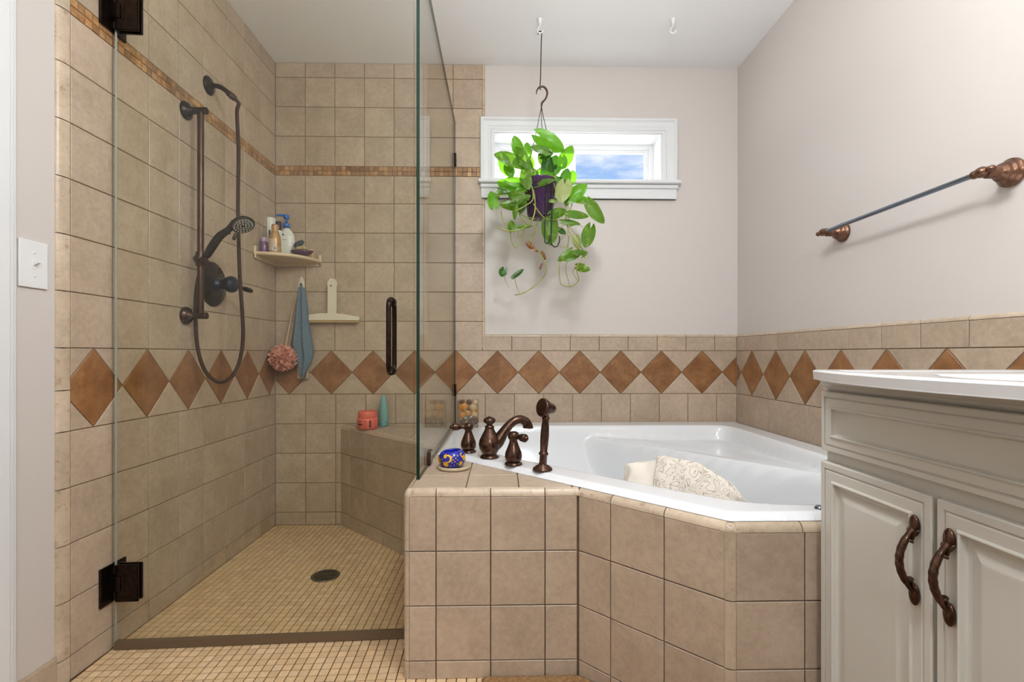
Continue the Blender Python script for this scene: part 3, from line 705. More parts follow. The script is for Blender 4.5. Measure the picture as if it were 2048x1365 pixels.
t = MB(); t.add([(c.x-.020, c.y-.0262, c.z+.112), (c.x-.006, c.y-.0262, c.z+.104), (c.x+.002, c.y-.0262, c.z+.107), (c.x-.012, c.y-.0262, c.z+.118)], [(0,1,2,3)])
wrap(t, c, .041, -.35, -.30, .030, .085, 1, .62); wrap(t, c, .041, -.35, .30, .083, .085, 1, .62); part('printed_label', t, simple('navy_ink', (.02, .05, .20), .5), b2)
# plum capped bottle between them
c = on(557, 2.515); b3 = bottle('plum_capped_bottle', 'slim bottle with a dark plum cap behind the golden bottle', 'bottle', c, [(0,0),(.017,.001),(.018,.004),(.018,.120),(.014,.128),(.012,.130)], whitep)
t = MB(); t.lathe([(0,.128),(.0145,.128),(.0148,.135),(.0142,.170),(.012,.173),(0,.173)], 0, 24, c); part('cap', t, simple('dark_plum_plastic', (.055, .012, .05), .2), b3, 'dark plum cap')
# golden bottle
gold = simple('golden_pearl_plastic', (.50, .30, .13), .28, .35)
c = on(550, 2.462); b4 = bottle('conditioner_bottle', 'golden pearl bottle with narrow neck on the front of the shelf', 'bottle', c, [(0,0),(.026,.001),(.028,.006),(.028,.068),(.026,.086),(.020,.102),(.0165,.112),(.0162,.138),(.015,.144),(.0,.146)], gold)
t = MB(); wrap(t, c, .028, -.75, .60, .012, .070, m=0); part('label', t, simple('pale_gold_label', (.60, .45, .33), .4), b4)
t = MB(); wrap(t, c, .028, .15, .70, .010, .036, e=.0010); wrap(t, c, .028, -.35, .10, .012, .022, e=.0010); part('barcode_label', t, lab, b4)
t = MB()
for k_ in range(7): wrap(t, c, .028, .22+k_*.058, .245+k_*.058+.012*(k_ % 2), .014, .032, e=.0014, n=1)
for k_ in range(3): wrap(t, c, .028, -.30, .0-.05*k_, .014+k_*.003, .0152+k_*.003, e=.0014, n=3)
part('print', t, ink, b4)
# small purple bottle
c = on(528, 2.452); b5 = bottle('travel_bottle', 'small translucent purple bottle with a lilac cap on the shelf', 'bottle', c, [(0,0),(.0165,.001),(.018,.005),(.018,.052),(.016,.057),(.013,.058)], simple('purple_plastic', (.20, .10, .21), .15, 0, Transmission_Weight=.25))
t = MB(); t.lathe([(0,.057),(.0135,.057),(.0138,.060),(.0135,.076),(.012,.078),(0,.078)], 0, 24, c); part('cap', t, simple('lilac_plastic', (.47, .30, .44), .35), b5, 'lilac cap')
# soap dish with ribs
dc = on(604, 2.515, SZ+.0006); dish = thing('soap_dish', 'oval dark purple soap dish with ribbed edge on the shelf', 'soap dish', dc)
t = MB(); vs = []; seg = 56
for r_, z in ((.020, 0), (.030, .002), (.043, .012), (.055, .026), (.053, .0265), (.041, .0135), (.028, .005), (.0, .004)):
    for k_ in range(seg):
        a_ = 2*PI*k_/seg; w_ = 1+.035*math.cos(a_*28)*(1 if z > .001 and r_ > .03 else 0); vs.append((dc.x+r_*w_*math.cos(a_)*1.02, dc.y+r_*w_*math.sin(a_)*.60, dc.z+z))
t.add(vs, [(i*seg+k_, i*seg+(k_+1) % seg, (i+1)*seg+(k_+1) % seg, (i+1)*seg+k_) for i in range(7) for k_ in range(seg)], 0, True); t.add(vs[:seg], [tuple(reversed(range(seg)))])
part('bowl', t, simple('purple_ribbed_plastic', (.075, .018, .055), .15), dish)
t = MB(); t.box((dc.x-.026, dc.y-.016, dc.z+.012), (dc.x+.022, dc.y+.014, dc.z+.030), 0, .006)
tag(t.build('soap_bar', simple('blue_green_soap', (.02, .10, .15), .3)), 'dark teal soap bar lying in the purple soap dish', 'soap')
t = MB(); t.ball((dc.x-.002, dc.y-.006, dc.z+.037), .026, 0, (1.05, .62, .45))
tag(t.build('bath_sponge', mottled('yellow_sponge', (.42, .33, .12), (.52, .42, .17), (.60, .50, .22), 60, .9, 0)), 'yellow oval sponge heaped on the purple soap dish', 'sponge')
t = MB(); cs_ = Vector((dc.x-.014, dc.y-.004, dc.z+.060)); rot = Matrix.Rotation(math.radians(-28), 4, 'Y')
t.ball(cs_, .026, 0, (1.15, .5, .55), 20, rot); so_ = t.build('scalp_scrubber', simple('blue_black_rubber', (.022, .035, .050), .35)); tag(so_, 'black oval scalp scrubber propped on the yellow sponge', 'scrubber')
t = MB()
for i in range(-3, 4): t.tube([cs_+rot @ Vector((i*.0075, -.0135, -.012)), cs_+rot @ Vector((i*.0078+.003, -.0150, 0)), cs_+rot @ Vector((i*.0075+.002, -.0120, .011))], .0016, 0, 6)
o_ = part('ridges', t, simple('slate_rubber', (.07, .10, .12), .4), so_)
t = MB(); bx_ = PY(622, 487, 2.575); t.box((bx_.x-.020, 2.565, SZ+.0006), (bx_.x+.012, 2.600, SZ+.046), 0, .004)
tag(t.build('soap_block', simple('cream_soap', (.68, .47, .25), .45)), 'cream rectangular soap block behind the purple dish', 'soap')

# hooks, cloth, puff, brush, squeegee
def hook(x, ytop, ybot, label):
    p0 = PY(x, ytop, D); p1 = PY(x, ybot, D); cx_ = p0.x; h_ = (p0.z-p1.z)
    r_ = thing('adhesive_hook', label, 'hook', (cx_, D, p1.z), 'white adhesive hooks on the shower tiles')
    t = MB(); t.ball((cx_, D-.0032, (p0.z+p1.z)/2), .5*h_, 0, (.30, .06, 1)); part('plate', t, MT['cream'], r_)
    t = MB(); t.tube([(cx_, D-.004, p1.z+.045), (cx_, D-.012, p1.z+.020), (cx_, D-.024, p1.z+.014), (cx_, D-.031, p1.z+.022), (cx_, D-.032, p1.z+.034)], [.006, .0055, .005, .0048, .0042], 0, 10, smooth=2); part('prong', t, MT['cream'], r_)
    return Vector((cx_, D, p1.z))
h1 = hook(603, 554, 600, 'white plastic hook carrying the blue cloth'); h2 = hook(663, 556, 602, 'white plastic hook carrying the squeegee')
# cloth gathered at the hook, falling in folds to a point
cl = []; rows = [(575, 597, 608), (590, 594, 611), (620, 590, 615), (660, 585, 620), (690, 580, 625), (705, 584, 627), (718, 590, 624), (735, 596, 618), (752, 601, 609)]
t = MB(); nc = 26; vs = []; R_ = []
for i in range(len(rows)-1):
    for s_ in range(3):
        f_ = s_/3; R_.append([rows[i][k_]*(1-f_)+rows[i+1][k_]*f_ for k_ in range(3)])
R_.append(rows[-1])
for i, (y, xa, xb) in enumerate(R_):
    v_ = i/(len(R_)-1); amp = .010*min(1, v_*3+.3)
    for side in (0, 1):
        for k_ in range(nc):
            u_ = k_/(nc-1); p_ = PY(xa+(xb-xa)*u_, y+(8*math.sin(u_*9) if i == len(R_)-1 else 0), D-.040)
            f_ = amp*(math.sin(u_*14+1.2+v_*.6)*.75+.35*math.sin(u_*27+v_*2)); edge = -.008*math.sin(PI*u_)
            vs.append((p_.x, p_.y+f_+edge+(.006 if side else 0), p_.z))
W2 = 2*nc
for i in range(len(R_)-1):
    for k_ in range(nc-1):
        a_ = i*W2+k_; t.add([vs[a_], vs[a_+1], vs[a_+1+W2], vs[a_+W2]], [(3,2,1,0)], 0, True)
        a_ += nc; t.add([vs[a_], vs[a_+1], vs[a_+1+W2], vs[a_+W2]], [(0,1,2,3)], 0, True)
    for k_ in (0, nc-1):
        a_ = i*W2+k_; t.add([vs[a_], vs[a_+nc], vs[a_+nc+W2], vs[a_+W2]], [(0,1,2,3)], 0, True)
clothm = mottled('blue_grey_cotton', (.105, .155, .205), (.130, .185, .240), (.155, .215, .275), 120, .9, 0, 300, .5)
cloth = thing('washcloth', 'blue grey washcloth hanging in folds from the left hook', 'washcloth', (h1.x, D-.03, h1.z))
o_ = part('fabric', t, clothm, cloth)
bmx = bmesh.new(); bmx.from_mesh(o_.data); bmesh.ops.remove_doubles(bmx, verts=bmx.verts, dist=1e-5); bmesh.ops.recalc_face_normals(bmx, faces=bmx.faces); bmx.to_mesh(o_.data); bmx.free()
t = MB(); t.tube([PY(601, 582, D-.034), PY(600, 574, D-.036), PY(602, 567, D-.032), PY(604, 574, D-.028), PY(602, 583, D-.034)], .0028, 0, 8, smooth=2); part('hanging_loop', t, simple('navy_loop', (.02, .05, .08), .8), cloth)
# mesh puff
pc = PY(566, 716, D-.080); puff = thing('bath_puff', 'pink netting bath puff hanging beside the blue washcloth', 'bath puff', pc)
t = MB(); rnd = random.Random(3)
for k_ in range(150):
    n_ = Vector((rnd.gauss(0,1), rnd.gauss(0,1), rnd.gauss(0,1))).normalized(); c_ = pc+n_*rnd.uniform(.032, .054); a_ = n_.orthogonal().normalized(); b_ = n_.cross(a_)
    rr = rnd.uniform(.012, .021); ph = rnd.uniform(0, 6); m1 = []; nn_ = 16
    for i in range(3):
        for j in range(nn_):
            th_ = 2*PI*j/nn_; w_ = math.sin(th_*4+ph)*.008; rad_ = rr*(.35+.33*i)
            m1.append(c_+(a_*math.cos(th_)+b_*math.sin(th_))*rad_+n_*(w_*(i/2)+.006*i))
    t.add(m1, [(i*nn_+j, i*nn_+(j+1) % nn_, (i+1)*nn_+(j+1) % nn_, (i+1)*nn_+j) for i in range(2) for j in range(nn_)], 0, True)
t.ball(pc, .046)
pk, nt_, b_ = mat('pink_netting'); b_.inputs['Base Color'].default_value = (.84, .44, .33, 1); b_.inputs['Roughness'].default_value = .7
tr_ = N(nt_, 'ShaderNodeBsdfTranslucent'); tr_.inputs[0].default_value = (.80, .40, .28, 1); ms_ = N(nt_, 'ShaderNodeMixShader'); ms_.inputs[0].default_value = .35
nt_.links.new(b_.outputs[0], ms_.inputs[1]); nt_.links.new(tr_.outputs[0], ms_.inputs[2]); nt_.links.new(ms_.outputs[0], nt_.nodes['Material Output'].inputs[0])
part('netting', t, pk, puff)
t = MB(); t.tube([PY(598, 588, D-.026), PY(586, 620, D-.030), PY(577, 665, D-.045), PY(570, 700, D-.060)], [.003, .0045, .0065, .007], 0, 8, smooth=2, flat=.5); part('cord', t, simple('tan_ribbon', (.42, .30, .20), .6), puff, 'flat tan ribbon')
# back brush behind the cloth
br = thing('back_brush', 'long wooden bath brush with cream bristles hidden behind the washcloth', 'brush', PY(606, 758, D-.02))
t = MB(); t.tube([PY(604, 590, D-.017), PY(604, 660, D-.017), PY(605, 715, D-.017)], [.005, .006, .008], 0, 10); part('handle', t, simple('pale_wood', (.50, .34, .19), .5), br)
t = MB(); a_ = PY(596, 712, D-.010); b_ = PY(618, 758, D-.010); t.box((a_.x, D-.022, b_.z), (b_.x, D-.006, a_.z), 0, .005); part('head', t, simple('brush_wood', (.48, .33, .20), .5), br)
t = MB()
for i in range(7):
    for j in range(12):
        x_ = a_.x+.004+i*(b_.x-a_.x-.008)/6; z_ = b_.z+.003+j*(a_.z-b_.z-.006)/11; t.tube([(x_, D-.021, z_), (x_+rnd.uniform(-.001,.001), D-.029, z_+rnd.uniform(-.001,.001))], [.0028, .0022], 0, 5)
part('bristles', t, simple('cream_bristle', (.66, .52, .28), .7), br)['kind'] = 'stuff'
# squeegee
YS = D-.036
sq = thing('shower_squeegee', 'cream plastic squeegee hanging from the right hook', 'squeegee', (h2.x, YS, PY(663, 640, YS).z))
t = MB()
hl = [PY(x, y, YS) for x, y in ((656, 628), (673, 628), (673, 576), (675, 566), (670, 558.5), (660, 558.5), (655, 566), (656, 576))]
t.prism([(p_.x, YS-.006, p_.z) for p_ in hl], (0, .011, 0)); part('handle', t, MT['cream'], sq)
t = MB(); cz = PY(663, 572, YS); t.lathe([(.0, 0), (.0062, 0), (.0062, .0015), (.003, .002)], 0, 16, (cz.x, YS-.006, cz.z), (0,-1,0)); t.lathe([(.0, .0021), (.004, .0021), (.004, .0024), (0, .0024)], 1, 12, (cz.x, YS-.006, cz.z), (0,-1,0)); part('hanging_hole', t, [MT['cream'], MT['dark']], sq)
t = MB(); hd_ = [(619, 630), (640, 627.5), (663, 626.5), (690, 629), (719, 634.5), (719, 641), (619, 641)]; hd_ = [PY(x, y, YS) for x, y in hd_]
t.prism([(p_.x, YS-.010, p_.z) for p_ in hd_], (0, .020, 0)); part('head', t, MT['cream'], sq)
t = MB(); a_ = PY(619, 641, YS); b_ = PY(718, 645.5, YS); t.box((a_.x, YS-.004, b_.z), (b_.x, YS+.004, a_.z+.001), 0, .001); part('blade', t, simple('amber_rubber', (.50, .34, .15), .4), sq, 'amber rubber blade')

# jar and tube on the bench
c = PZ(735, 858, DK); c.z = DK+.0009; coral = simple('coral_plastic', (.72, .15, .10), .35)
jar = thing('hair_mask_jar', 'round coral red jar with lid on the tiled shower bench', 'jar', c)
t = MB(); t.lathe([(0,0),(.046,.001),(.050,.005),(.0505,.048),(.048,.054),(.045,.056)], 0, 36, c); part('body', t, coral, jar)
t = MB(); t.lathe([(0,.0565),(.0455,.0565),(.046,.058),(.0455,.086),(.0435,.0885),(.0425,.0875),(0,.086)], 0, 36, c); part('lid', t, simple('coral_lid', (.70, .14, .095), .4), jar)
t = MB()
for k_, (a0, a1, z0, z1) in enumerate([(-.75,-.30,.040,.043),(-.75,-.45,.035,.037),(-.80,-.25,.022,.030),(-.1,.18,.040,.042),(-.1,.15,.035,.036),(-.1,.2,.028,.029),(-.1,.12,.022,.023),(-.75,-.5,.012,.014),(.0,.12,.010,.013)]): wrap(t, c, .0503, a0, a1, z0, z1)
wrap(t, c, .0503, .42, .60, .010, .046); part('print', t, simple('dark_red_ink', (.10, .02, .02), .5), jar)
c = PZ(767, 853, DK); c.z = DK+.0009; teal = simple('teal_plastic', (.17, .38, .35), .3)
tb = thing('cream_tube', 'pale teal tapered tube standing beside the coral jar', 'tube', c)
t = MB(); t.lathe([(0,0),(.0235,.001),(.024,.004),(.024,.026),(.0235,.027)], 0, 28, c); part('cap', t, simple('teal_cap', (.13, .33, .33), .3), tb)
t = MB(); t.lathe([(.0232,.0275),(.0235,.06),(.0215,.095),(.0165,.125),(.0115,.150),(.008,.158),(.0,.160)], 0, 28, c, (0,0,1), True, 1, .9); part('body', t, teal, tb)

# ------------------------------------------------------------------ tub filler set
def ztub(x, y): return tubz(x, y)
bm1 = MT['bronze']
def fbase(t, c, R, h=.012): t.lathe([(0, .0006), (R, .0006), (R*1.02, .003), (R*.93, h*.6), (R*.74, h*.85), (R*.70, h)], 0, 32, c)
fgroup = 'bronze fittings on the bathtub rim'
def tub_handle(x, y, label, lever):
    p_ = PZ(x, y, RZ); c = Vector((p_.x, p_.y, RZ)); r_ = thing('tub_faucet_handle', label, 'faucet handle', c)
    t = MB(); fbase(t, c, .0285); part('base', t, bm1, r_)
    t = MB(); t.lathe([(.020,.010),(.0265,.016),(.0285,.026),(.0265,.040),(.020,.056),(.0145,.070),(.0128,.078),(.014,.084)], 0, 32, c); part('body', t, bm1, r_)
    t = MB(); t.lathe([(.013,.080),(.0175,.086),(.0185,.095),(.0165,.103),(.010,.108),(0,.109)], 0, 28, c); k_ = c+Vector((0,0,.094)); lv = Vector(lever).normalized()
    t.tube([k_+lv*.010, k_+lv*.020, k_+lv*.026, k_+lv*.040, k_+lv*.056, k_+lv*.060], [.0095, .0085, .0075, .0125, .0135, .0085], 0, 18, smooth=2)
    t.ball(k_+lv*.060, .0085, 0, (1,1,1)); part('lever', t, bm1, r_)
tub_handle(937, 905, 'bronze tub faucet handle beside the glass panel, lever pointing left', (-.95, -.2, .0))
tub_handle(1027, 930, 'bronze tub faucet handle between the spout and the hand sprayer', (.62, -.75, -.02))
p_ = PZ(979, 916, RZ); c = Vector((p_.x, p_.y, RZ)); sp_ = thing('tub_spout', 'bronze tub spout with teapot body and curved neck', 'tub spout', c)
t = MB(); fbase(t, c, .0325, .013); part('base', t, bm1, sp_)
t = MB(); t.lathe([(.023,.010),(.026,.016),(.035,.032),(.0375,.046),(.0355,.060),(.027,.078),(.0175,.096),(.0148,.104),(.015,.107)], 0, 36, c)
dd = Vector((.86, .30, 0)).normalized()
pn_ = [c+dd*.010+Vector((0,0,.040)), c+dd*.030+Vector((0,0,.055)), c+dd*.050+Vector((0,0,.082)), c+dd*.072+Vector((0,0,.108)), c+dd*.095+Vector((0,0,.124)), c+dd*.118+Vector((0,0,.127)), c+dd*.136+Vector((0,0,.117)), c+dd*.143+Vector((0,0,.102)), c+dd*.144+Vector((0,0,.095))]
t.tube(pn_, [.026, .024, .0185, .0155, .0150, .0155, .0165, .0180, .0190], 0, 24, smooth=2); part('body', t, bm1, sp_)
t = MB(); t.lathe([(.0,.104),(.0165,.105),(.0168,.109),(.0105,.112),(.0100,.116),(.0200,.123),(.0215,.130),(.0185,.136),(.008,.141),(.003,.143),(0,.1435)], 0, 28, c); part('finial', t, bm1, sp_)
p_ = PZ(1085, 941, RZ); c = Vector((p_.x, p_.y, RZ)); sy = thing('tub_hand_sprayer', 'bronze hand sprayer standing upright on the tub rim', 'hand sprayer', c)
t = MB(); fbase(t, c, .0305, .014); t.lathe([(.0205,.010),(.0215,.014),(.0120,.018),(.0120,.022)], 0, 28, c); part('base', t, bm1, sy)
ax = Vector((.065, .02, 1)).normalized(); t = MB()
t.lathe([(.0118,.012),(.0118,.046),(.0145,.048),(.0150,.052),(.0135,.055),(.0110,.058),(.0128,.085),(.0135,.110),(.0122,.135),(.0100,.155),(.0112,.157),(.0125,.160),(.0112,.164),(.0090,.166),(.0095,.180)], 0, 28, c, ax); part('grip', t, bm1, sy)
hc2 = c+ax*.192; nh = Vector((-.80, -.52, .16)).normalized(); t = MB()
t.lathe([(0,-.034),(.010,-.0335),(.015,-.028),(.018,-.016),(.026,.002),(.0285,.008),(.0295,.013),(.028,.017),(.024,.018)], 0, 32, hc2-nh*(-.002), nh); part('head', t, bm1, sy)
t = MB(); hf = hc2+nh*.0175; t.lathe([(0,0),(.0245,0),(.0245,-.003)], 0, 28, hf, nh, caps=False); q = nh.to_track_quat('Z','Y').to_matrix()
for rr, n_ in ((.006, 6), (.013, 12), (.020, 18)):
    for k_ in range(n_): a_ = 2*PI*k_/n_; t.lathe([(.0016,0),(.0012,.002)], 1, 6, hf+q @ Vector((rr*math.cos(a_), rr*math.sin(a_), 0)), nh)
part('spray_face', t, [simple('dark_face', (.04,.03,.025), .35), simple('tan_nozzle', (.32,.22,.15), .4)], sy)

# painted bowl on its coaster
c = PZ(907, 934, DK); c.z = DK+.0009; c.x, c.y = PZ(907, 941, DK).x, 1.618
sauc = MB(); sauc.lathe([(0,0),(.048,.0),(.0525,.003),(.0535,.010),(.0515,.0115),(.047,.0075),(.036,.005),(0,.005)], 0, 40, c)
so_ = sauc.build('coaster', simple('cream_ceramic', (.52, .43, .29), .3)); tag(so_, 'round cream coaster under the blue painted bowl', 'coaster')
c2 = c+Vector((-.004, 0, .0056)); R0 = .044
cobalt = simple('cobalt_glaze', (.010, .020, .33), .18); yel = simple('yellow_glaze', (.80, .43, .025), .25); ogl = simple('dark_outline_glaze', (.015, .01, .03), .3)
bow = thing('painted_bowl', 'small blue bowl painted with yellow suns and moons on a coaster', 'bowl', c2)
prof = [(0,0),(.026,.0),(.034,.004),(.0415,.015),(.044,.028),(.0425,.040),(.036,.050),(.030,.054),(.026,.053),(.028,.048),(.024,.020),(0,.012)]
def prad(z):
    for (r0, z0), (r1, z1) in zip(prof[1:7], prof[2:8]):
        if z0 <= z <= z1: return r0+(r1-r0)*(z-z0)/(z1-z0)
    return .03
tilt = Matrix.Rotation(math.radians(-5), 3, 'Y')
t = MB(); t.lathe(prof, 2, 40, (0,0,0)); t.v = [tuple(c2+tilt @ Vector(v)) for v in t.v]
def decal(t, a0, z0, pts, m, e): 
    n_ = len(pts); vs = [(a0, z0)]+[(a0+x/.042, z0+y) for x, y in pts]; out_ = []
    for a_, z_ in vs: r_ = prad(z_)+e; out_.append(tuple(c2+tilt @ Vector((r_*math.sin(a_), -r_*math.cos(a_), z_))))
    t.add(out_, [(0, i+1, (i+1) % n_+1) for i in range(n_)], m, True)
def sun(a, z, r):
    decal(t, a, z, [((r*1.12 if i % 2 else r*.80)*math.cos(PI*i/11), (r*1.12 if i % 2 else r*.80)*math.sin(PI*i/11)) for i in range(22)], 1, .0006)
    decal(t, a, z, [((r if i % 2 else r*.66)*math.cos(PI*i/11), (r if i % 2 else r*.66)*math.sin(PI*i/11)) for i in range(22)], 0, .0010)
    decal(t, a, z, [(r*.50*math.cos(PI*i/8), r*.50*math.sin(PI*i/8)) for i in range(16)], 1, .0013)
    decal(t, a, z, [(r*.44*math.cos(PI*i/8), r*.44*math.sin(PI*i/8)) for i in range(16)], 0, .0016)
sun(-.42, .017, .0105); sun(-1.15, .027, .015); sun(.78, .014, .0095); sun(-.42, .043, .0075); sun(1.15, .030, .011); sun(2.2, .022, .009); sun(-2.2, .02, .009)
def moon(a, z, r, fl=1):
    pts = [(fl*r*math.cos(u), r*math.sin(u)) for u in [math.radians(40+280*i/14) for i in range(15)]]
    inn = [(fl*(r*.35+r*.80*math.cos(u)), r*.80*math.sin(u)) for u in [math.radians(300-240*i/12) for i in range(13)]]
    P_ = pts+inn
    n_ = 12
    for i in range(n_):     # strip of quads between outer and inner arc
        u0, u1 = [math.radians(50+260*k_/n_) for k_ in (i, i+1)]
        w = lambda u: .16+.34*math.sin((math.degrees(u)-50)/260*PI)
        quad = []
        for u, q_ in ((u0, 1), (u1, 1), (u1, 1-w(u1)), (u0, 1-w(u0))): quad.append((a+fl*r*q_*math.cos(u)/.042, z+r*q_*math.sin(u)))
        t.add([tuple(c2+tilt @ Vector(((prad(z_)+.0010)*math.sin(a_), -(prad(z_)+.0010)*math.cos(a_), z_))) for a_, z_ in quad], [(0,1,2,3)], 0, True)
moon(-.20, .035, .0125, -1); moon(.98, .040, .008); moon(2.9, .03, .01)
for a_, z_ in ((.10,.040),(.30,.044),(.18,.030),(.38,.034),(.08,.022),(.30,.024),(.50,.028),(.55,.041),(-.05,.012),(.22,.013),(.45,.016),(-.70,.034),(-.62,.026),(1.5,.02),(1.7,.035)):
    decal(t, a_, z_, [(.0026*math.cos(PI*i/5), .0026*math.sin(PI*i/5)) for i in range(10)], 1, .0006); decal(t, a_, z_, [(.0019*math.cos(PI*i/5), .0019*math.sin(PI*i/5)) for i in range(10)], 0, .0010)
part('body', t, [yel, ogl, cobalt], bow)

# square glass candle block with amber and dark pieces
a_ = PY(913, 802, 2.42); b_ = PY(957, 862, 2.42)
gx0, gx1, gz0, gz1, gy = a_.x+.004, b_.x, RZ+.0008, .672, 2.42; gc = Vector(((gx0+gx1)/2, gy+.02, gz0))
gb = thing('glass_block_vase', 'square clear glass block vase filled with amber and brown glass pieces', 'vase', gc)
m_, nt_, b_ = mat('clear_vase_glass'); b_.inputs['Transmission Weight'].default_value = 1; b_.inputs['Roughness'].default_value = .02; b_.inputs['IOR'].default_value = 1.3; b_.inputs['Base Color'].default_value = (.95,.93,.88,1)
vglass = thin_glass('vase_glass', (.93, .91, .86), 1.6)
t = MB()
w_ = .004
t.box((gx0, gy-.012, gz0), (gx0+w_, gy+.050, gz1)); t.box((gx1-w_, gy-.012, gz0), (gx1, gy+.050, gz1)); t.box((gx0+w_, gy-.012, gz0), (gx1-w_, gy-.008, gz1)); t.box((gx0+w_, gy+.046, gz0), (gx1-w_, gy+.050, gz1)); t.box((gx0+w_, gy-.008, gz0), (gx1-w_, gy+.046, gz0+.010))
part('glass_wall', t, vglass, gb)
cols = [simple('amber_glass', (.72, .33, .06), .12), simple('cream_glass', (.72, .56, .36), .15), simple('brown_glass', (.10, .04, .02), .08), simple('smoke_glass', (.22, .20, .18), .06, .6)]
rnd = random.Random(11)
def piece(fx, fz, r, m, sc=(1,.5,1)):
    t = MB(); c_ = Vector((gx0+(gx1-gx0)*fx, gy+.012+rnd.uniform(-.004,.006), gz0+(gz1-gz0)*fz)); mt_ = Matrix.Rotation(rnd.uniform(-.6,.6), 4, 'Y')
    bmq = bmesh.new(); bmesh.ops.create_uvsphere(bmq, u_segments=18, v_segments=12, radius=1)
    for v in bmq.verts:
        n_ = mnoise.noise(v.co*1.6+Vector((fx*9, fz*7, r*100))); v.co *= 1+.22*n_
    t.bm(bmq, 0, True, Matrix.Translation(c_) @ mt_ @ Matrix.Diagonal((r*sc[0], r*sc[1], r*sc[2], 1))); part('glass_piece', t, cols[m], gb)
for a in [(.28,.76,.021,0),(.74,.72,.020,1),(.55,.93,.013,2),(.20,.93,.012,2),(.86,.90,.012,1),(.50,.52,.012,0),(.22,.45,.014,0),(.80,.48,.015,1),(.52,.66,.009,2),(.62,.34,.014,3),(.35,.30,.012,3),(.80,.24,.019,2),(.55,.16,.013,2),(.22,.18,.014,2),(.38,.14,.010,1),(.92,.60,.007,0)]: piece(*a)

# ------------------------------------------------------------------ bath cushion in the basin
m_, nt_, b_ = mat('ivory_scroll_fabric'); L = nt_.links.new
tcn = N(nt_, 'ShaderNodeTexCoord'); nzn = N(nt_, 'ShaderNodeTexNoise', Scale=14.0, Detail=1.5); vmn = N(nt_, 'ShaderNodeVectorMath', operation='MULTIPLY_ADD'); vmn.inputs[1].default_value = (.16, .16, .16)
L(tcn.outputs['Object'], nzn.inputs[0]); L(nzn.outputs['Color'], vmn.inputs[0]); L(tcn.outputs['Object'], vmn.inputs[2])
vo = N(nt_, 'ShaderNodeTexVoronoi', Scale=38.0); L(vmn.outputs[0], vo.inputs['Vector'])
sn = N(nt_, 'ShaderNodeMath', operation='SINE'); mu = N(nt_, 'ShaderNodeMath', operation='MULTIPLY'); mu.inputs[1].default_value = 17.0; L(vo.outputs['Distance'], mu.inputs[0]); L(mu.outputs[0], sn.inputs[0])
rr_ = N(nt_, 'ShaderNodeMapRange'); rr_.inputs[1].default_value = .70; rr_.inputs[2].default_value = .98; L(sn.outputs[0], rr_.inputs[0])
mxn = N(nt_, 'ShaderNodeMixRGB'); mxn.inputs[1].default_value = (.70, .64, .56, 1); mxn.inputs[2].default_value = (.52, .45, .36, 1); L(rr_.outputs[0], mxn.inputs[0]); L(mxn.outputs[0], b_.inputs['Base Color'])
bpn = N(nt_, 'ShaderNodeBump', Strength=.6); bpn.inputs['Distance'].default_value = .003; bpn.invert = True; L(rr_.outputs[0], bpn.inputs['Height']); L(bpn.outputs[0], b_.inputs['Normal']); b_.inputs['Roughness'].default_value = .85
scroll = m_
m_, nt_, b_ = mat('ivory_plain_fabric'); b_.inputs['Base Color'].default_value = (.70, .64, .56, 1); b_.inputs['Roughness'].default_value = .85
plain = m_
top = [(1249, 938), (1256, 928), (1272, 924), (1296, 923), (1313, 920), (1318, 913), (1330, 912), (1352, 917), (1380, 923), (1398, 926), (1412, 936), (1440, 953), (1458, 965), (1474, 982), (1484, 995), (1491, 1003)]
yl = [(1249, 1.56), (1318, 1.52), (1400, 1.42), (1458, 1.33), (1491, 1.235)]
def yat(x):
    for (xa, ya), (xb, yb2) in zip(yl, yl[1:]):
        if x <= xb: return ya+(yb2-ya)*(x-xa)/(xb-xa)
    return yl[-1][1]
fine = []
for (xa, ya), (xb, yb2) in zip(top, top[1:]):
    for k_ in range(3): fine.append((xa+(xb-xa)*k_/3, ya+(yb2-ya)*k_/3))
fine.append(top[-1])
def cushion(pts, t):
    rows_ = []
    for x_, y_ in pts:
        P_ = PY(x_, y_, yat(x_)); fwd = Vector((-.62, -.78, 0)); end = min(1, (x_-1246)/20, (1494-x_)/26)
        zl = RZ-.105; th = .030+.035*max(end, .1); row = []
        for k_ in range(21):
            f_ = k_/20; 
            w_ = .010*mnoise.noise(Vector((x_*.05, f_*5, 0)))+.003*mnoise.noise(Vector((x_*.13, f_*11, 4)))
            if f_ < .6:      # front slope facing the camera
                g_ = f_/.6; z_ = zl+(P_.z-zl)*math.sin(g_*PI/2)**.8; d_ = .075*(1-g_)**1.4*max(end, .15)
            else:
                g_ = (f_-.6)/.4; z_ = P_.z+(zl-P_.z)*g_**1.5; d_ = -th*math.sin(min(g_*1.6, 1)*PI/2)
            row.append(Vector((P_.x, P_.y, z_))+fwd*(d_+w_)+Vector((0,0,w_*.4*(1 if .05 < f_ < .95 else 0))))
        rows_.append(row)
    n_ = 21; vs = [v for r in rows_ for v in r]
    t.add(vs, [(i*n_+k_, (i+1)*n_+k_, (i+1)*n_+(k_+1) % n_, i*n_+(k_+1) % n_) for i in range(len(rows_)-1) for k_ in range(n_)], 0, True)
    t.add(rows_[0], [tuple(range(n_))]); t.add(rows_[-1], [tuple(reversed(range(n_)))])
cu = thing('bath_cushion', 'ivory scroll-patterned bath cushion slumped inside the tub', 'cushion', (.5, 1.4, RZ-.1))
t = MB(); cushion([q for q in fine if q[0] >= 1316], t); part('cover', t, scroll, cu)
t = MB(); cushion([q for q in fine if q[0] <= 1319], t); part('end_panel', t, plain, cu, 'plain ivory folded end')

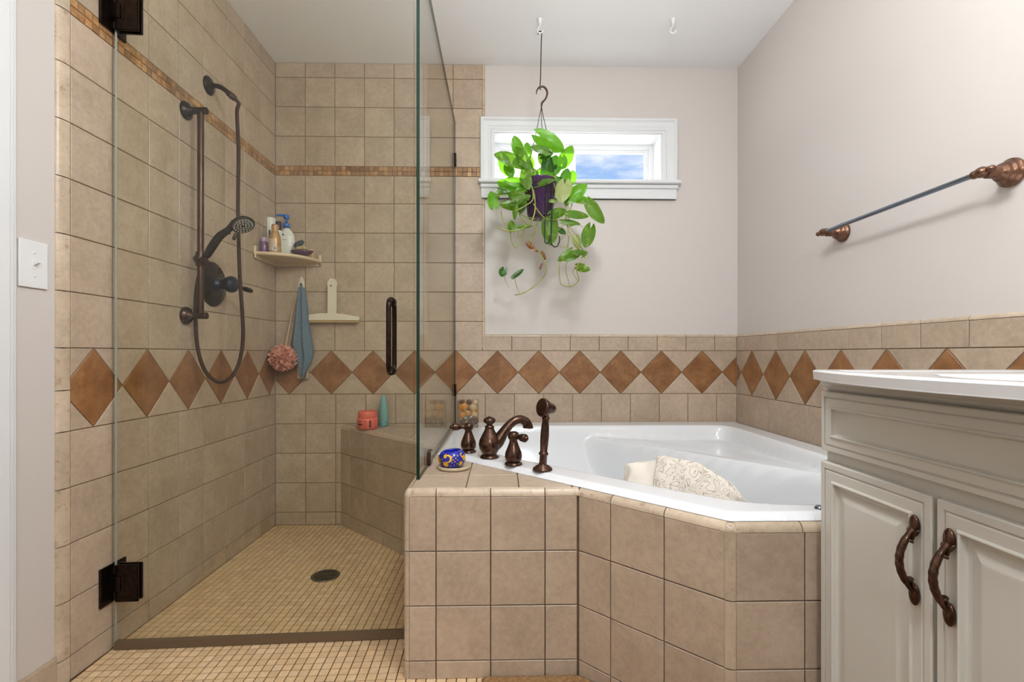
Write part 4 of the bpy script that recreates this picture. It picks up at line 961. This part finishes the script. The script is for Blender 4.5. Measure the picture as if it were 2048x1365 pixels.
# ------------------------------------------------------------------ towel bar
tbm = MT['copper']; zt = 1.349
twb = thing('towel_bar', 'bronze towel bar with turned posts on the right wall', 'towel bar', (XR, 1.5, zt))
for yy, sc in ((1.199, 1), (1.803, 1)):
    t = MB(); t.lathe([(0,-.007),(.034,-.007),(.0355,-.002),(.0345,.003),(.0290,.0055),(.0300,.0095),(.0275,.013),(.0225,.0165),(.0240,.021),(.0215,.026),(.0160,.029),(.0145,.034),(.0150,.048),(.0140,.053),(.0150,.056),(.0140,.060),(.0100,.062),(0,.0625)], 0, 36, (XR, yy, zt), (-1,0,0)); part('post', t, tbm, twb)
xb = XR-.072
t = MB(); t.tube([(xb, 1.215, zt), (xb, 1.79, zt)], .0068, 0, 18); part('rod', t, MT['steel'], twb, 'smooth rod coloured with the blue of reflected daylight')
for yy, sg in ((1.199, -1), (1.803, 1)):
    t = MB(); t.ball((xb, yy, zt), .0135, 0, (1, 1.25, 1)); t.lathe([(.0075, .012), (.0055, .017), (.0065, .020)], 0, 16, (xb, yy, zt), (0, sg, 0)); t.ball((xb, yy+sg*.026, zt), .0085); t.ball((xb, yy-sg*.018, zt), .0105, 0, (1, 1.1, 1)); t.tube([(xb+.014, yy, zt), (xb, yy, zt)], .0085, 0, 14); part('finial', t, tbm, twb)

# ------------------------------------------------------------------ light switch
a_ = PX(37, 475, XL-.008); b_ = PX(95, 578, XL-.008); y0_, y1_, z0_, z1_ = a_.y, b_.y, 1.068, 1.188; yc, zc_ = (y0_+y1_)/2, (z0_+z1_)/2
sw_ = thing('light_switch', 'white toggle light switch plate on the left wall', 'light switch', (XL-.012, yc, zc_))
t = MB(); t.box((XL-.0118, y0_, z0_), (XL-.006, y1_, z1_), 0, .0022); part('plate', t, MT['plastic'], sw_)
t = MB(); t.box((XL-.0065, yc-.005, zc_-.012), (XL-.0050, yc+.005, zc_+.012), 0, .0005); t.prism([(XL-.006, yc-.0042, zc_-.004), (XL+.008, yc-.0032, zc_+.004), (XL+.006, yc-.0032, zc_+.010), (XL-.006, yc-.0042, zc_+.006)], (0, .0075, 0)); part('toggle', t, MT['plastic'], sw_)
for s_ in (-1, 1):
    t = MB(); t.lathe([(0,0),(.0034,0),(.0030,.001),(0,.0013)], 0, 14, (XL-.006, yc, zc_+s_*.030), (1,0,0)); part('screw', t, MT['plastic'], sw_)

# ------------------------------------------------------------------ vanity
VX = .70; VY1 = 1.060; VY0 = .37; VH = .8435
van = thing('bathroom_vanity', 'cream grey vanity cabinet with raised panel doors beside the tub', 'vanity', (.98, .7, 0))
t = MB(); t.box((VX+.012, VY0+.004, .09), (XR-.003, VY1-.004, VH)); t.box((VX+.08, VY0+.01, 0), (XR-.003, VY1-.01, .09)); part('carcass', t, MT['cabinet'], van)
t = MB()
def frame_box(t, y0, y1, z0, z1, x0, x1, b=.0015): t.box((x0, y0, z0), (x1, y1, z1), 0, b)
frame_box(t, VY0, VY1-.002, .09, VH-.001, VX+.006, VX+.014, .0008)
part('face_frame', t, MT['cabinet'], van)
# cornice under the counter: profile swept along the front
t = MB(); pr = [(VX+.010, .822), (VX+.002, .822), (VX, .8255), (VX+.001, .829), (VX-.006, .836), (VX-.008, .8425), (VX-.008, .8435), (VX+.010, .8435)]
t.prism([(x, VY0-.002, z) for x, z in pr], (0, VY1-VY0+.004, 0)); part('cornice', t, MT['cabinet'], van)
def swept_frame(mb, y0, y1, z0, z1, prof):
    """mitred frame: prof = (inset from outer edge, x position) pairs, outermost first"""
    rings = []
    for ins, x in prof: rings.append([(x, y0+ins, z0+ins), (x, y1-ins, z0+ins), (x, y1-ins, z1-ins), (x, y0+ins, z1-ins)])
    vs = [v for r in rings for v in r]
    fs = [(4*i+k, 4*(i+1)+k, 4*(i+1)+(k+1) % 4, 4*i+(k+1) % 4) for i in range(len(rings)-1) for k in range(4)]
    fs.append((4*len(rings)-4, 4*len(rings)-1, 4*len(rings)-2, 4*len(rings)-3)) ; mb.add(vs, fs)
X0 = VX
fr_prof = [(0, X0+.0075), (0, X0-.008), (.002, X0-.010), (.013, X0-.010), (.0135, X0-.0075), (.0155, X0-.0070), (.017, X0-.0095), (.019, X0-.0102), (.036, X0-.0102), (.038, X0-.0125), (.040, X0-.0132), (.0425, X0-.0120), (.044, X0-.006), (.046, X0-.0030)]
dfr = fr_prof+[(.047, X0-.0025)]
t = MB(); swept_frame(t, VY0+.006, VY1-.006, .694, .8195, [(a*0.82, x) for a, x in dfr]); part('drawer_front', t, MT['cabinet'], van)
def handle(y, zt_, zb_, lab):
    t = MB(); xf = X0-.0095; n = 25; pth = []; rd = []
    for i in range(n):
        f = i/(n-1); z = zt_+(zb_-zt_)*f; out_ = .0285*max(math.sin(PI*min(max((f-.10)/.80, 0), 1)), 0)**.75+.003
        pth.append(Vector((xf-out_, y+.0, z))); e_ = abs(f-.5)*2
        rd.append(.0058 if e_ < .5 else (.0058-(.0018)*(e_-.5)/.12 if e_ < .62 else (.0042+.0012*math.sin((e_-.62)/.38*PI) if e_ < .98 else .003)))
    t.tube(pth, rd, 0, 16, smooth=1)
    # rope twist on the middle grip
    for s_ in range(4):
        hp_ = []
        for i in range(30):
            f = .27+.46*i/29; z = zt_+(zb_-zt_)*f; out_ = .0285*math.sin(PI*(f-.10)/.80)**.75+.003; a_ = f*16+s_*PI/2
            hp_.append(Vector((xf-out_+.0050*math.cos(a_), y+.0050*math.sin(a_), z)))
        t.tube(hp_, .0014, 0, 6)
    # leaf ends with veins
    for sg, zz in ((1, zt_), (-1, zb_)):
        c_ = Vector((xf-.006, y, zz-sg*.011)); t.ball(c_, .0175, 0, (.36, .55, 1.05))
        for k_ in range(-2, 3): t.tube([Vector((xf-.0125, y+.0022*k_, zz-sg*.034)), Vector((xf-.0105, y+.0040*k_, zz-sg*.020)), Vector((xf-.006, y+.0048*k_, zz-sg*(.010+.003*abs(k_))))], [.0014, .0019, .0012], 0, 6, smooth=1)
        t.lathe([(.0058,-.002),(.0072,0),(.0058,.002)], 0, 14, (xf-.0150, y, zz-sg*.036), (.45,0,sg))
    return t
for y0_, y1_, hy, lb in ((.780, VY1-.004, .806, None), (.505, .771, .742, None)):
    t = MB(); swept_frame(t, y0_, y1_, .125, .670, dfr+[(.052, X0-.0020), (.072, X0-.0085), (.075, X0-.0088)]); dd_ = part('door', t, MT['cabinet'], van)
    part('handle', handle(hy, .626, .490, None), MT['bronze'], dd_, 'bronze rope-twist pull with leaf ends')
# countertop with bowed front and integrated basin
ctop = thing('vanity_countertop', 'white bow-fronted vanity top with moulded sink', 'countertop', (.98, .7, VH))
t = MB(); yc0, yc1 = .345, 1.068; ym = .706; hw = (yc1-yc0)/2; n = 40; fr_ = []
for i in range(n+1):
    y = yc1-(yc1-yc0)*i/n; u = (y-ym)/hw; fr_.append((.612+.070*u*u, y))
zb_, zt_ = .8445, .8655
rings = []
for ins, z in ((.0, zb_), (-.0, zb_+.002), (-.0015, zt_-.004), (.0, zt_-.0015), (.003, zt_)):
    rings.append([(x+ins, min(max(y, yc0+ins), yc1-ins), z) for x, y in fr_]+[(XR-.002, yc0+ins, z), (XR-.002, yc1-ins, z)])
m_n = len(rings[0]); vs = [v for r in rings for v in r]
t.add(vs, [(i*m_n+k_, i*m_n+(k_+1) % m_n, (i+1)*m_n+(k_+1) % m_n, (i+1)*m_n+k_) for i in range(len(rings)-1) for k_ in range(m_n)], 0, False)
t.add(rings[0], [tuple(range(m_n))])
# top surface: raised border then the recessed bowl
ins_prev = rings[-1]; cxy = Vector((.93, ym))
def scale_ring(r, s, z): return [(cxy.x+(x-cxy.x)*s, cxy.y+(y-cxy.y)*s, z) for x, y, _ in r]
rr2 = [ins_prev]+[scale_ring(ins_prev, s_, z) for s_, z in ((.97, zt_), (.90, zt_-.001), (.885, zt_-.0028), (.80, zt_-.0032))]
ov = lambda a, b, z: [(cxy.x+a*math.cos(th), cxy.y+b*math.sin(th), z) for th in [math.atan2(y-cxy.y, x-cxy.x) for x, y, _ in ins_prev]]
rr2 += [ov(.205, .245, zt_-.0035), ov(.20, .238, zt_-.006), ov(.185, .22, zt_-.020)]
vs = [v for r in rr2 for v in r]; t.add(vs, [(i*m_n+k_, i*m_n+(k_+1) % m_n, (i+1)*m_n+(k_+1) % m_n, (i+1)*m_n+k_) for i in range(len(rr2)-1) for k_ in range(m_n)], 0, True); t.add(rr2[-1], [tuple(range(m_n))])
o_ = part('slab', t, MT['counter'], ctop)
bmx = bmesh.new(); bmx.from_mesh(o_.data); bmesh.ops.remove_doubles(bmx, verts=bmx.verts, dist=1e-5); bmesh.ops.recalc_face_normals(bmx, faces=bmx.faces); bmx.to_mesh(o_.data); bmx.free()

# ------------------------------------------------------------------ bath mat at the foot of the surround
t = MB(); bmx = bmesh.new(); mx0, mx1, my0, my1 = -.055, .60, .70, 1.366; nx, ny = 110, 90; G = {}
for i in range(nx+1):
    for j in range(ny+1):
        u, v = i/nx, j/ny; ed = min(u, 1-u)*(mx1-mx0); ed2 = min(v, 1-v)*(my1-my0); e_ = min(ed, ed2)
        h_ = .014*sstep(e_/.012+.15)+.0035*mnoise.noise(Vector((u*90, v*90, 0)))*sstep(e_/.01)
        x_ = mx0+(mx1-mx0)*u+.004*mnoise.noise(Vector((0, v*30, 2))); y_ = min(my0+(my1-my0)*v, 1.366-max(0, x_-.205)*1.02)
        G[i, j] = bmx.verts.new((x_, y_, .0018+max(h_, 0)))
for i in range(nx):
    for j in range(ny): bmx.faces.new((G[i,j], G[i+1,j], G[i+1,j+1], G[i,j+1]))
ret = bmesh.ops.extrude_edge_only(bmx, edges=[e_ for e_ in bmx.edges if e_.is_boundary])
for v in [q for q in ret['geom'] if isinstance(q, bmesh.types.BMVert)]: v.co.z = .0016
t.bm(bmx, 0, True); o_ = t.build('bath_mat', mottled('brown_pile', (.20, .10, .035), (.28, .15, .055), (.36, .21, .09), 90, .95, 0, 300, .8)); tag(o_, 'brown pile bath mat lying against the front of the tub surround', 'bath mat')

# ------------------------------------------------------------------ ceiling hooks and hanging plant
def ceil_hook(c, lab, closed):
    r_ = thing('ceiling_hook', lab, 'ceiling hook', c); t = MB(); t.lathe([(0,0),(.0135,0),(.0135,.004),(.009,.010),(.007,.022),(.005,.028),(0,.029)], 0, 20, c, (0,0,-1)); part('anchor', t, MT['plastic'], r_)
    t = MB(); z = c.z
    t.tube([(c.x, c.y, z-.024), (c.x-.002, c.y, z-.036), (c.x-.011, c.y, z-.048), (c.x-.010, c.y, z-.060), (c.x, c.y, z-.066), (c.x+.010, c.y, z-.061), (c.x+.012, c.y, z-.052)], .0034, 0, 10, smooth=2); part('hook', t, MT['plastic'], r_)
PYp = 2.258
hk1 = Vector((.176, PYp, ZC)); ceil_hook(hk1, 'white ceiling hook that the plant hangs from', True)
ceil_hook(Vector((.784, 2.245, ZC)), 'white ceiling hook left empty, right of the plant', False)
def pp(x, y, d=0.0): return PY(x, y, PYp+d)
def cp(x, y, d=0.0): return PY(920+x/3.412, 220+y/3.412, PYp+d)     # from the close-up's own frame
rod = MB(); q0 = hk1+Vector((0,0,-.064)); 
rod.tube([q0+Vector((-.008,0,-.006)), q0+Vector((-.006,0,.004)), q0+Vector((.001,0,.0075)), q0+Vector((.0085,0,.002)), pp(1083, 75), pp(1082, 110), pp(1081, 155), pp(1080, 176), pp(1082, 180)], .0022, 0, 8, smooth=2)
o_ = rod.build('hanging_wire', MT['blackm']); tag(o_, 'black wire link hanging from the ceiling hook above the plant', 'wire')
plant = thing('hanging_pothos', 'trailing green pothos in a dark purple hanging pot by the window', 'hanging plant', pp(1088, 430))
t = MB(); t.tube([pp(1072.5, 189), pp(1074, 181), pp(1079, 174.5), pp(1086, 173.5), pp(1092, 178), pp(1094.5, 187), pp(1091, 198), pp(1084, 206), pp(1083, 215)], [.0014, .0034, .0046, .0050, .0050, .0046, .0040, .0052, .0030], 0, 12, smooth=2); part('hook', t, simple('brown_plastic_hook', (.06, .028, .018), .25), plant)
PR0, PR1 = .068, .083
pcx = pp(1080, 400).x; pz0 = pp(1090, 437).z; pz1 = pp(1090, 362).z
t = MB()
prof = [(0, pz0), (.052, pz0), (.054, pz0+.004), (.055, pz0+.010), (.058, pz0+.014), (.0715, pz1-.052), (.0745, pz1-.050), (.0765, pz1-.003), (.0785, pz1), (.076, pz1+.001), (.073, pz1-.006), (.069, pz1-.030), (0, pz1-.030)]
t.lathe(prof, 0, 48, (pcx, PYp, 0)); part('pot', t, simple('dark_purple_plastic', (.050, .022, .065), .28), plant)
t = MB(); t.lathe([(.0, pz1-.024), (.069, pz1-.024), (.055, pz1-.020), (0, pz1-.014)], 0, 32, (pcx, PYp, 0)); part('soil', t, mottled('potting_soil', (.02, .012, .007), (.04, .025, .015), (.07, .045, .03), 80, .95, 0), plant)
t = MB(); w0 = pp(1083, 214)
for ang, mid in ((200, (-.5, 0)), (320, (.4, 0)), (80, (0, .5))):
    a_ = math.radians(ang); e_ = Vector((pcx+.078*math.cos(a_), PYp+.078*math.sin(a_), pz1-.004)); m2 = lerp(w0, e_, .45)+Vector((.004, 0, 0))
    t.tube([w0, lerp(w0, e_, .12), m2, e_, e_+Vector((0,0,-.02))], .0014, 0, 6, smooth=2)
part('hanger_wire', t, MT['blackm'], plant)
t = MB()
t.tube([cp(592, 500, -.092), cp(588, 620, -.094), cp(582, 760, -.090), cp(578, 880, -.088), cp(582, 905, -.088), cp(592, 914, -.088), cp(604, 905, -.088), cp(611, 880, -.088), cp(611, 858, -.088)], .0026, 0, 8, smooth=2)
t.tube([cp(632, 500, -.088), cp(630, 620, -.090), cp(626, 760, -.088), cp(622, 895, -.086), cp(632, 925, -.086), cp(650, 936, -.086), cp(668, 925, -.086), cp(678, 895, -.086), cp(677, 862, -.086)], .0026, 0, 8, smooth=2)
part('wire_hook', t, MT['blackm'], plant)
# leaves
def leafmat(name, c1, c2, tr, mix=.45, var=None):
    m, nt, b = mat(name); L = nt.links.new
    tc = N(nt, 'ShaderNodeTexCoord'); nz = N(nt, 'ShaderNodeTexNoise', Scale=22.0, Detail=3.0); L(tc.outputs['Object'], nz.inputs[0])
    r = N(nt, 'ShaderNodeValToRGB'); r.color_ramp.elements[0].position = .38; r.color_ramp.elements[1].position = .62; r.color_ramp.elements[0].color = (*c1, 1); r.color_ramp.elements[1].color = (*c2, 1)
    L(nz.outputs[0], r.inputs[0]); last = r.outputs[0]
    if var:
        wv = N(nt, 'ShaderNodeTexNoise', Scale=55.0, Detail=4.0); L(tc.outputs['Object'], wv.inputs[0]); rr = N(nt, 'ShaderNodeMapRange'); rr.inputs[1].default_value = .58; rr.inputs[2].default_value = .66; L(wv.outputs[0], rr.inputs[0])
        mx = N(nt, 'ShaderNodeMixRGB'); mx.inputs[2].default_value = (*var, 1); L(rr.outputs[0], mx.inputs[0]); L(last, mx.inputs[1]); last = mx.outputs[0]
    L(last, b.inputs['Base Color']); b.inputs['Roughness'].default_value = .32
    t_ = N(nt, 'ShaderNodeBsdfTranslucent'); t_.inputs[0].default_value = (*tr, 1); ms = N(nt, 'ShaderNodeMixShader'); ms.inputs[0].default_value = mix
    L(b.outputs[0], ms.inputs[1]); L(t_.outputs[0], ms.inputs[2]); L(ms.outputs[0], nt.nodes['Material Output'].inputs[0]); return m
LM = [leafmat('pothos_backlit_green', (.085, .28, .008), (.14, .37, .015), (.26, .72, .02), .45),  # backlight is put into this brighter colour; lower leaves use darker copies
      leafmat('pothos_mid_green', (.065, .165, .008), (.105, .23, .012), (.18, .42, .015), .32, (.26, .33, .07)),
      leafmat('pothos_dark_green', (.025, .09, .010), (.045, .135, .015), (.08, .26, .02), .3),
      leafmat('pothos_pale_underside', (.32, .38, .13), (.42, .46, .19), (.45, .55, .15), .3),
      leafmat('pothos_dead_leaf', (.18, .06, .02), (.30, .12, .045), (.25, .10, .03), .2)]
lf = MB(); rl = random.Random(5)
def leaf(cx, cy, ln, ang, wd, mi=0, d=0.0, tilt=0.0, fold=.25, droop=.25, roll=0.0):
    """heart-shaped leaf; centre and sizes in close-up units, ang = direction of the tip in the picture plane"""
    s = (PYp+d)/F/3.412; Ln, Wd = ln*s, wd*s; c = cp(cx, cy, d); a = math.radians(ang)
    ax = Vector((math.cos(a)*math.cos(tilt), math.sin(tilt), math.sin(a)*math.cos(tilt))); nrm = Vector((0, -1, 0)); nrm = (nrm-ax*nrm.dot(ax)).normalized(); sd_ = ax.cross(nrm)
    if roll: R = Matrix.Rotation(roll, 3, ax); nrm = R @ nrm; sd_ = R @ sd_
    nu, nv = 12, 4; vs = []
    for i in range(nu+1):
        t_ = i/nu; w = (max(t_, 1e-4)**.42)*((1-t_)**.72)*2.06*Wd/2
        for j in range(-nv, nv+1):
            v = j/nv; back = -.30*Ln*(1-t_)**3*min(abs(v)*1.5, 1)*(1 if t_ > 0 else 1)
            px = (t_-.5)*Ln*.96+back*(.6+.4*abs(v)); x = v*(w if t_ > 0 else Wd*.16)
            dz = -fold*abs(v)*w*.8-droop*Ln*(t_-.45)**2+.012*Ln*math.sin(v*7+t_*9)
            vs.append(c+ax*px+sd_*x+nrm*dz)
    n = 2*nv+1
    lf.add(vs, [(i*n+j, i*n+j+1, (i+1)*n+j+1, (i+1)*n+j) for i in range(nu) for j in range(n-1)], mi, True)
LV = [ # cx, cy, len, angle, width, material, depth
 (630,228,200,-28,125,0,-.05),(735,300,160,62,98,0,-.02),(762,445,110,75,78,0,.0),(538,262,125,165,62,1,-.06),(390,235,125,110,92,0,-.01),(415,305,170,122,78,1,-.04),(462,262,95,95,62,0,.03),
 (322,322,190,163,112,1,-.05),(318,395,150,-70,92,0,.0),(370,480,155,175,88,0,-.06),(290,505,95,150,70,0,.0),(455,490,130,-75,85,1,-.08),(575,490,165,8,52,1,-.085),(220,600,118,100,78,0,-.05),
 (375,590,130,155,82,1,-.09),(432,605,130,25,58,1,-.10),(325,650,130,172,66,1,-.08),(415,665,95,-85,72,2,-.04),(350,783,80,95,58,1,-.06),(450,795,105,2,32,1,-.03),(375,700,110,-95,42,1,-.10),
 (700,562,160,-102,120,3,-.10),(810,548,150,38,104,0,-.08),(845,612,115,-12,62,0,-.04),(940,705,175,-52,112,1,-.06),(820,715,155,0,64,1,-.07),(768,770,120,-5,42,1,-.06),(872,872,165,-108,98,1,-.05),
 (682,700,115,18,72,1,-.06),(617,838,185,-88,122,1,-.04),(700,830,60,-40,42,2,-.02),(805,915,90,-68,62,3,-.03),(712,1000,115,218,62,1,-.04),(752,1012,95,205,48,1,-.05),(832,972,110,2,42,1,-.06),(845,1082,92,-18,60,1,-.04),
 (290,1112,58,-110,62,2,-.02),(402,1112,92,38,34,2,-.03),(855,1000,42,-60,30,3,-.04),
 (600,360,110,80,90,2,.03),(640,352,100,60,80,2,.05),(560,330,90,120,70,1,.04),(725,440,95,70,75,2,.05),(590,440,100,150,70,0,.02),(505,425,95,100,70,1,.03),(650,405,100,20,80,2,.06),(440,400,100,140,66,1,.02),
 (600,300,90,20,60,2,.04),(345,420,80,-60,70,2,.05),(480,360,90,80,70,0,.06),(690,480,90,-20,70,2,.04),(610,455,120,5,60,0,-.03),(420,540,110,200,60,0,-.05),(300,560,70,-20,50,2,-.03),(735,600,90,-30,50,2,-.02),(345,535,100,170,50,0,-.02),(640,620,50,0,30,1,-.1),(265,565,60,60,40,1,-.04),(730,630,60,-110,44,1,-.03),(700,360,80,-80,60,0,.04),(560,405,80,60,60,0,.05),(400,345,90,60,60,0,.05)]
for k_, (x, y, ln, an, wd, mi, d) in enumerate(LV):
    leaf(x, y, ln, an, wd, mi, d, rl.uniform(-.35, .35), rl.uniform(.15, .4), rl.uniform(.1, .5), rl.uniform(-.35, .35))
for x, y, ln, an, wd in ((492,940,70,-40,36),(520,952,50,-20,30),(572,1002,56,-65,26),(545,1072,45,-110,20),(482,915,36,-80,20)): leaf(x, y, ln, an, wd, 4, -.03, .2, 1.0, .9, rl.uniform(-1, 1))
part('foliage', lf, LM, plant)
vn = MB()
VN = [([(500,545),(510,600),(512,680),(495,745),(460,790),(390,822),(320,825),(255,800)],3.4,-.09),([(280,690),(290,740),(310,790),(328,825)],2.6,-.08),([(440,800),(430,860),(405,915),(375,940),(352,890),(345,830)],2.6,-.05),([(430,850),(400,870),(400,820)],1.8,-.04),
 ([(530,745),(525,800),(500,860),(478,900),(475,930),(530,960),(565,1010),(590,1080),(572,1140),(500,1210),(420,1255),(375,1262)],3.0,-.03),([(410,1257),(385,1200),(375,1150)],2.2,-.03),([(332,1212),(312,1170),(300,1130)],1.6,-.02),
 ([(765,640),(745,720),(738,800),(742,870),(735,940)],3.0,-.05),([(725,640),(722,740),(750,840),(810,920),(840,960),(830,1020),(795,1090),(812,1160),(765,1205),(720,1203),(688,1185),(678,1100),(680,1040)],2.6,-.05),
 ([(752,1205),(730,1130),(722,1070),(735,1035)],2.2,-.05),([(808,1172),(770,1110),(785,1080),(835,1020)],2.2,-.05),([(735,942),(670,925),(690,880),(722,850)],1.8,-.04),([(568,740),(620,750),(720,745)],2.4,-.07),([(742,800),(790,785),(830,792),(838,805)],2.0,-.05),
 ([(490,520),(500,600),(470,640),(400,680),(360,700)],3.0,-.095),([(500,640),(540,700),(580,742)],3.2,-.095),([(400,705),(450,730),(510,745)],2.6,-.06),([(400,700),(420,740),(470,790),(500,800)],2.6,-.06),([(640,500),(660,600),(640,660)],2.4,-.09),([(620,450),(660,490),(640,455),(590,450)],3.0,-.05),
 ([(745,800),(790,850),(820,860)],1.6,-.05),([(560,400),(470,440),(490,540)],2.6,-.05),([(700,560),(745,690),(700,790),(670,820)],2.0,-.06),([(480,880),(485,855),(510,850),(515,825)],1.4,-.03),([(800,600),(850,640),(890,660)],2.2,-.06),([(240,590),(300,580),(400,570),(450,545)],2.4,-.06),([(880,640),(820,640),(760,620)],1.8,-.06),([(800,1090),(830,1060)],1.8,-.05)]
for pts, r_, d in VN:
    s = PYp/F/3.412; vn.tube([cp(x, y, d+.012*math.sin(i*1.7)) for i, (x, y) in enumerate(pts)], r_*s*1.25, 0, 7, smooth=2)
part('vines', vn, leafmat('pothos_stem', (.24, .30, .05), (.40, .42, .10), (.3, .4, .05), .15), plant)
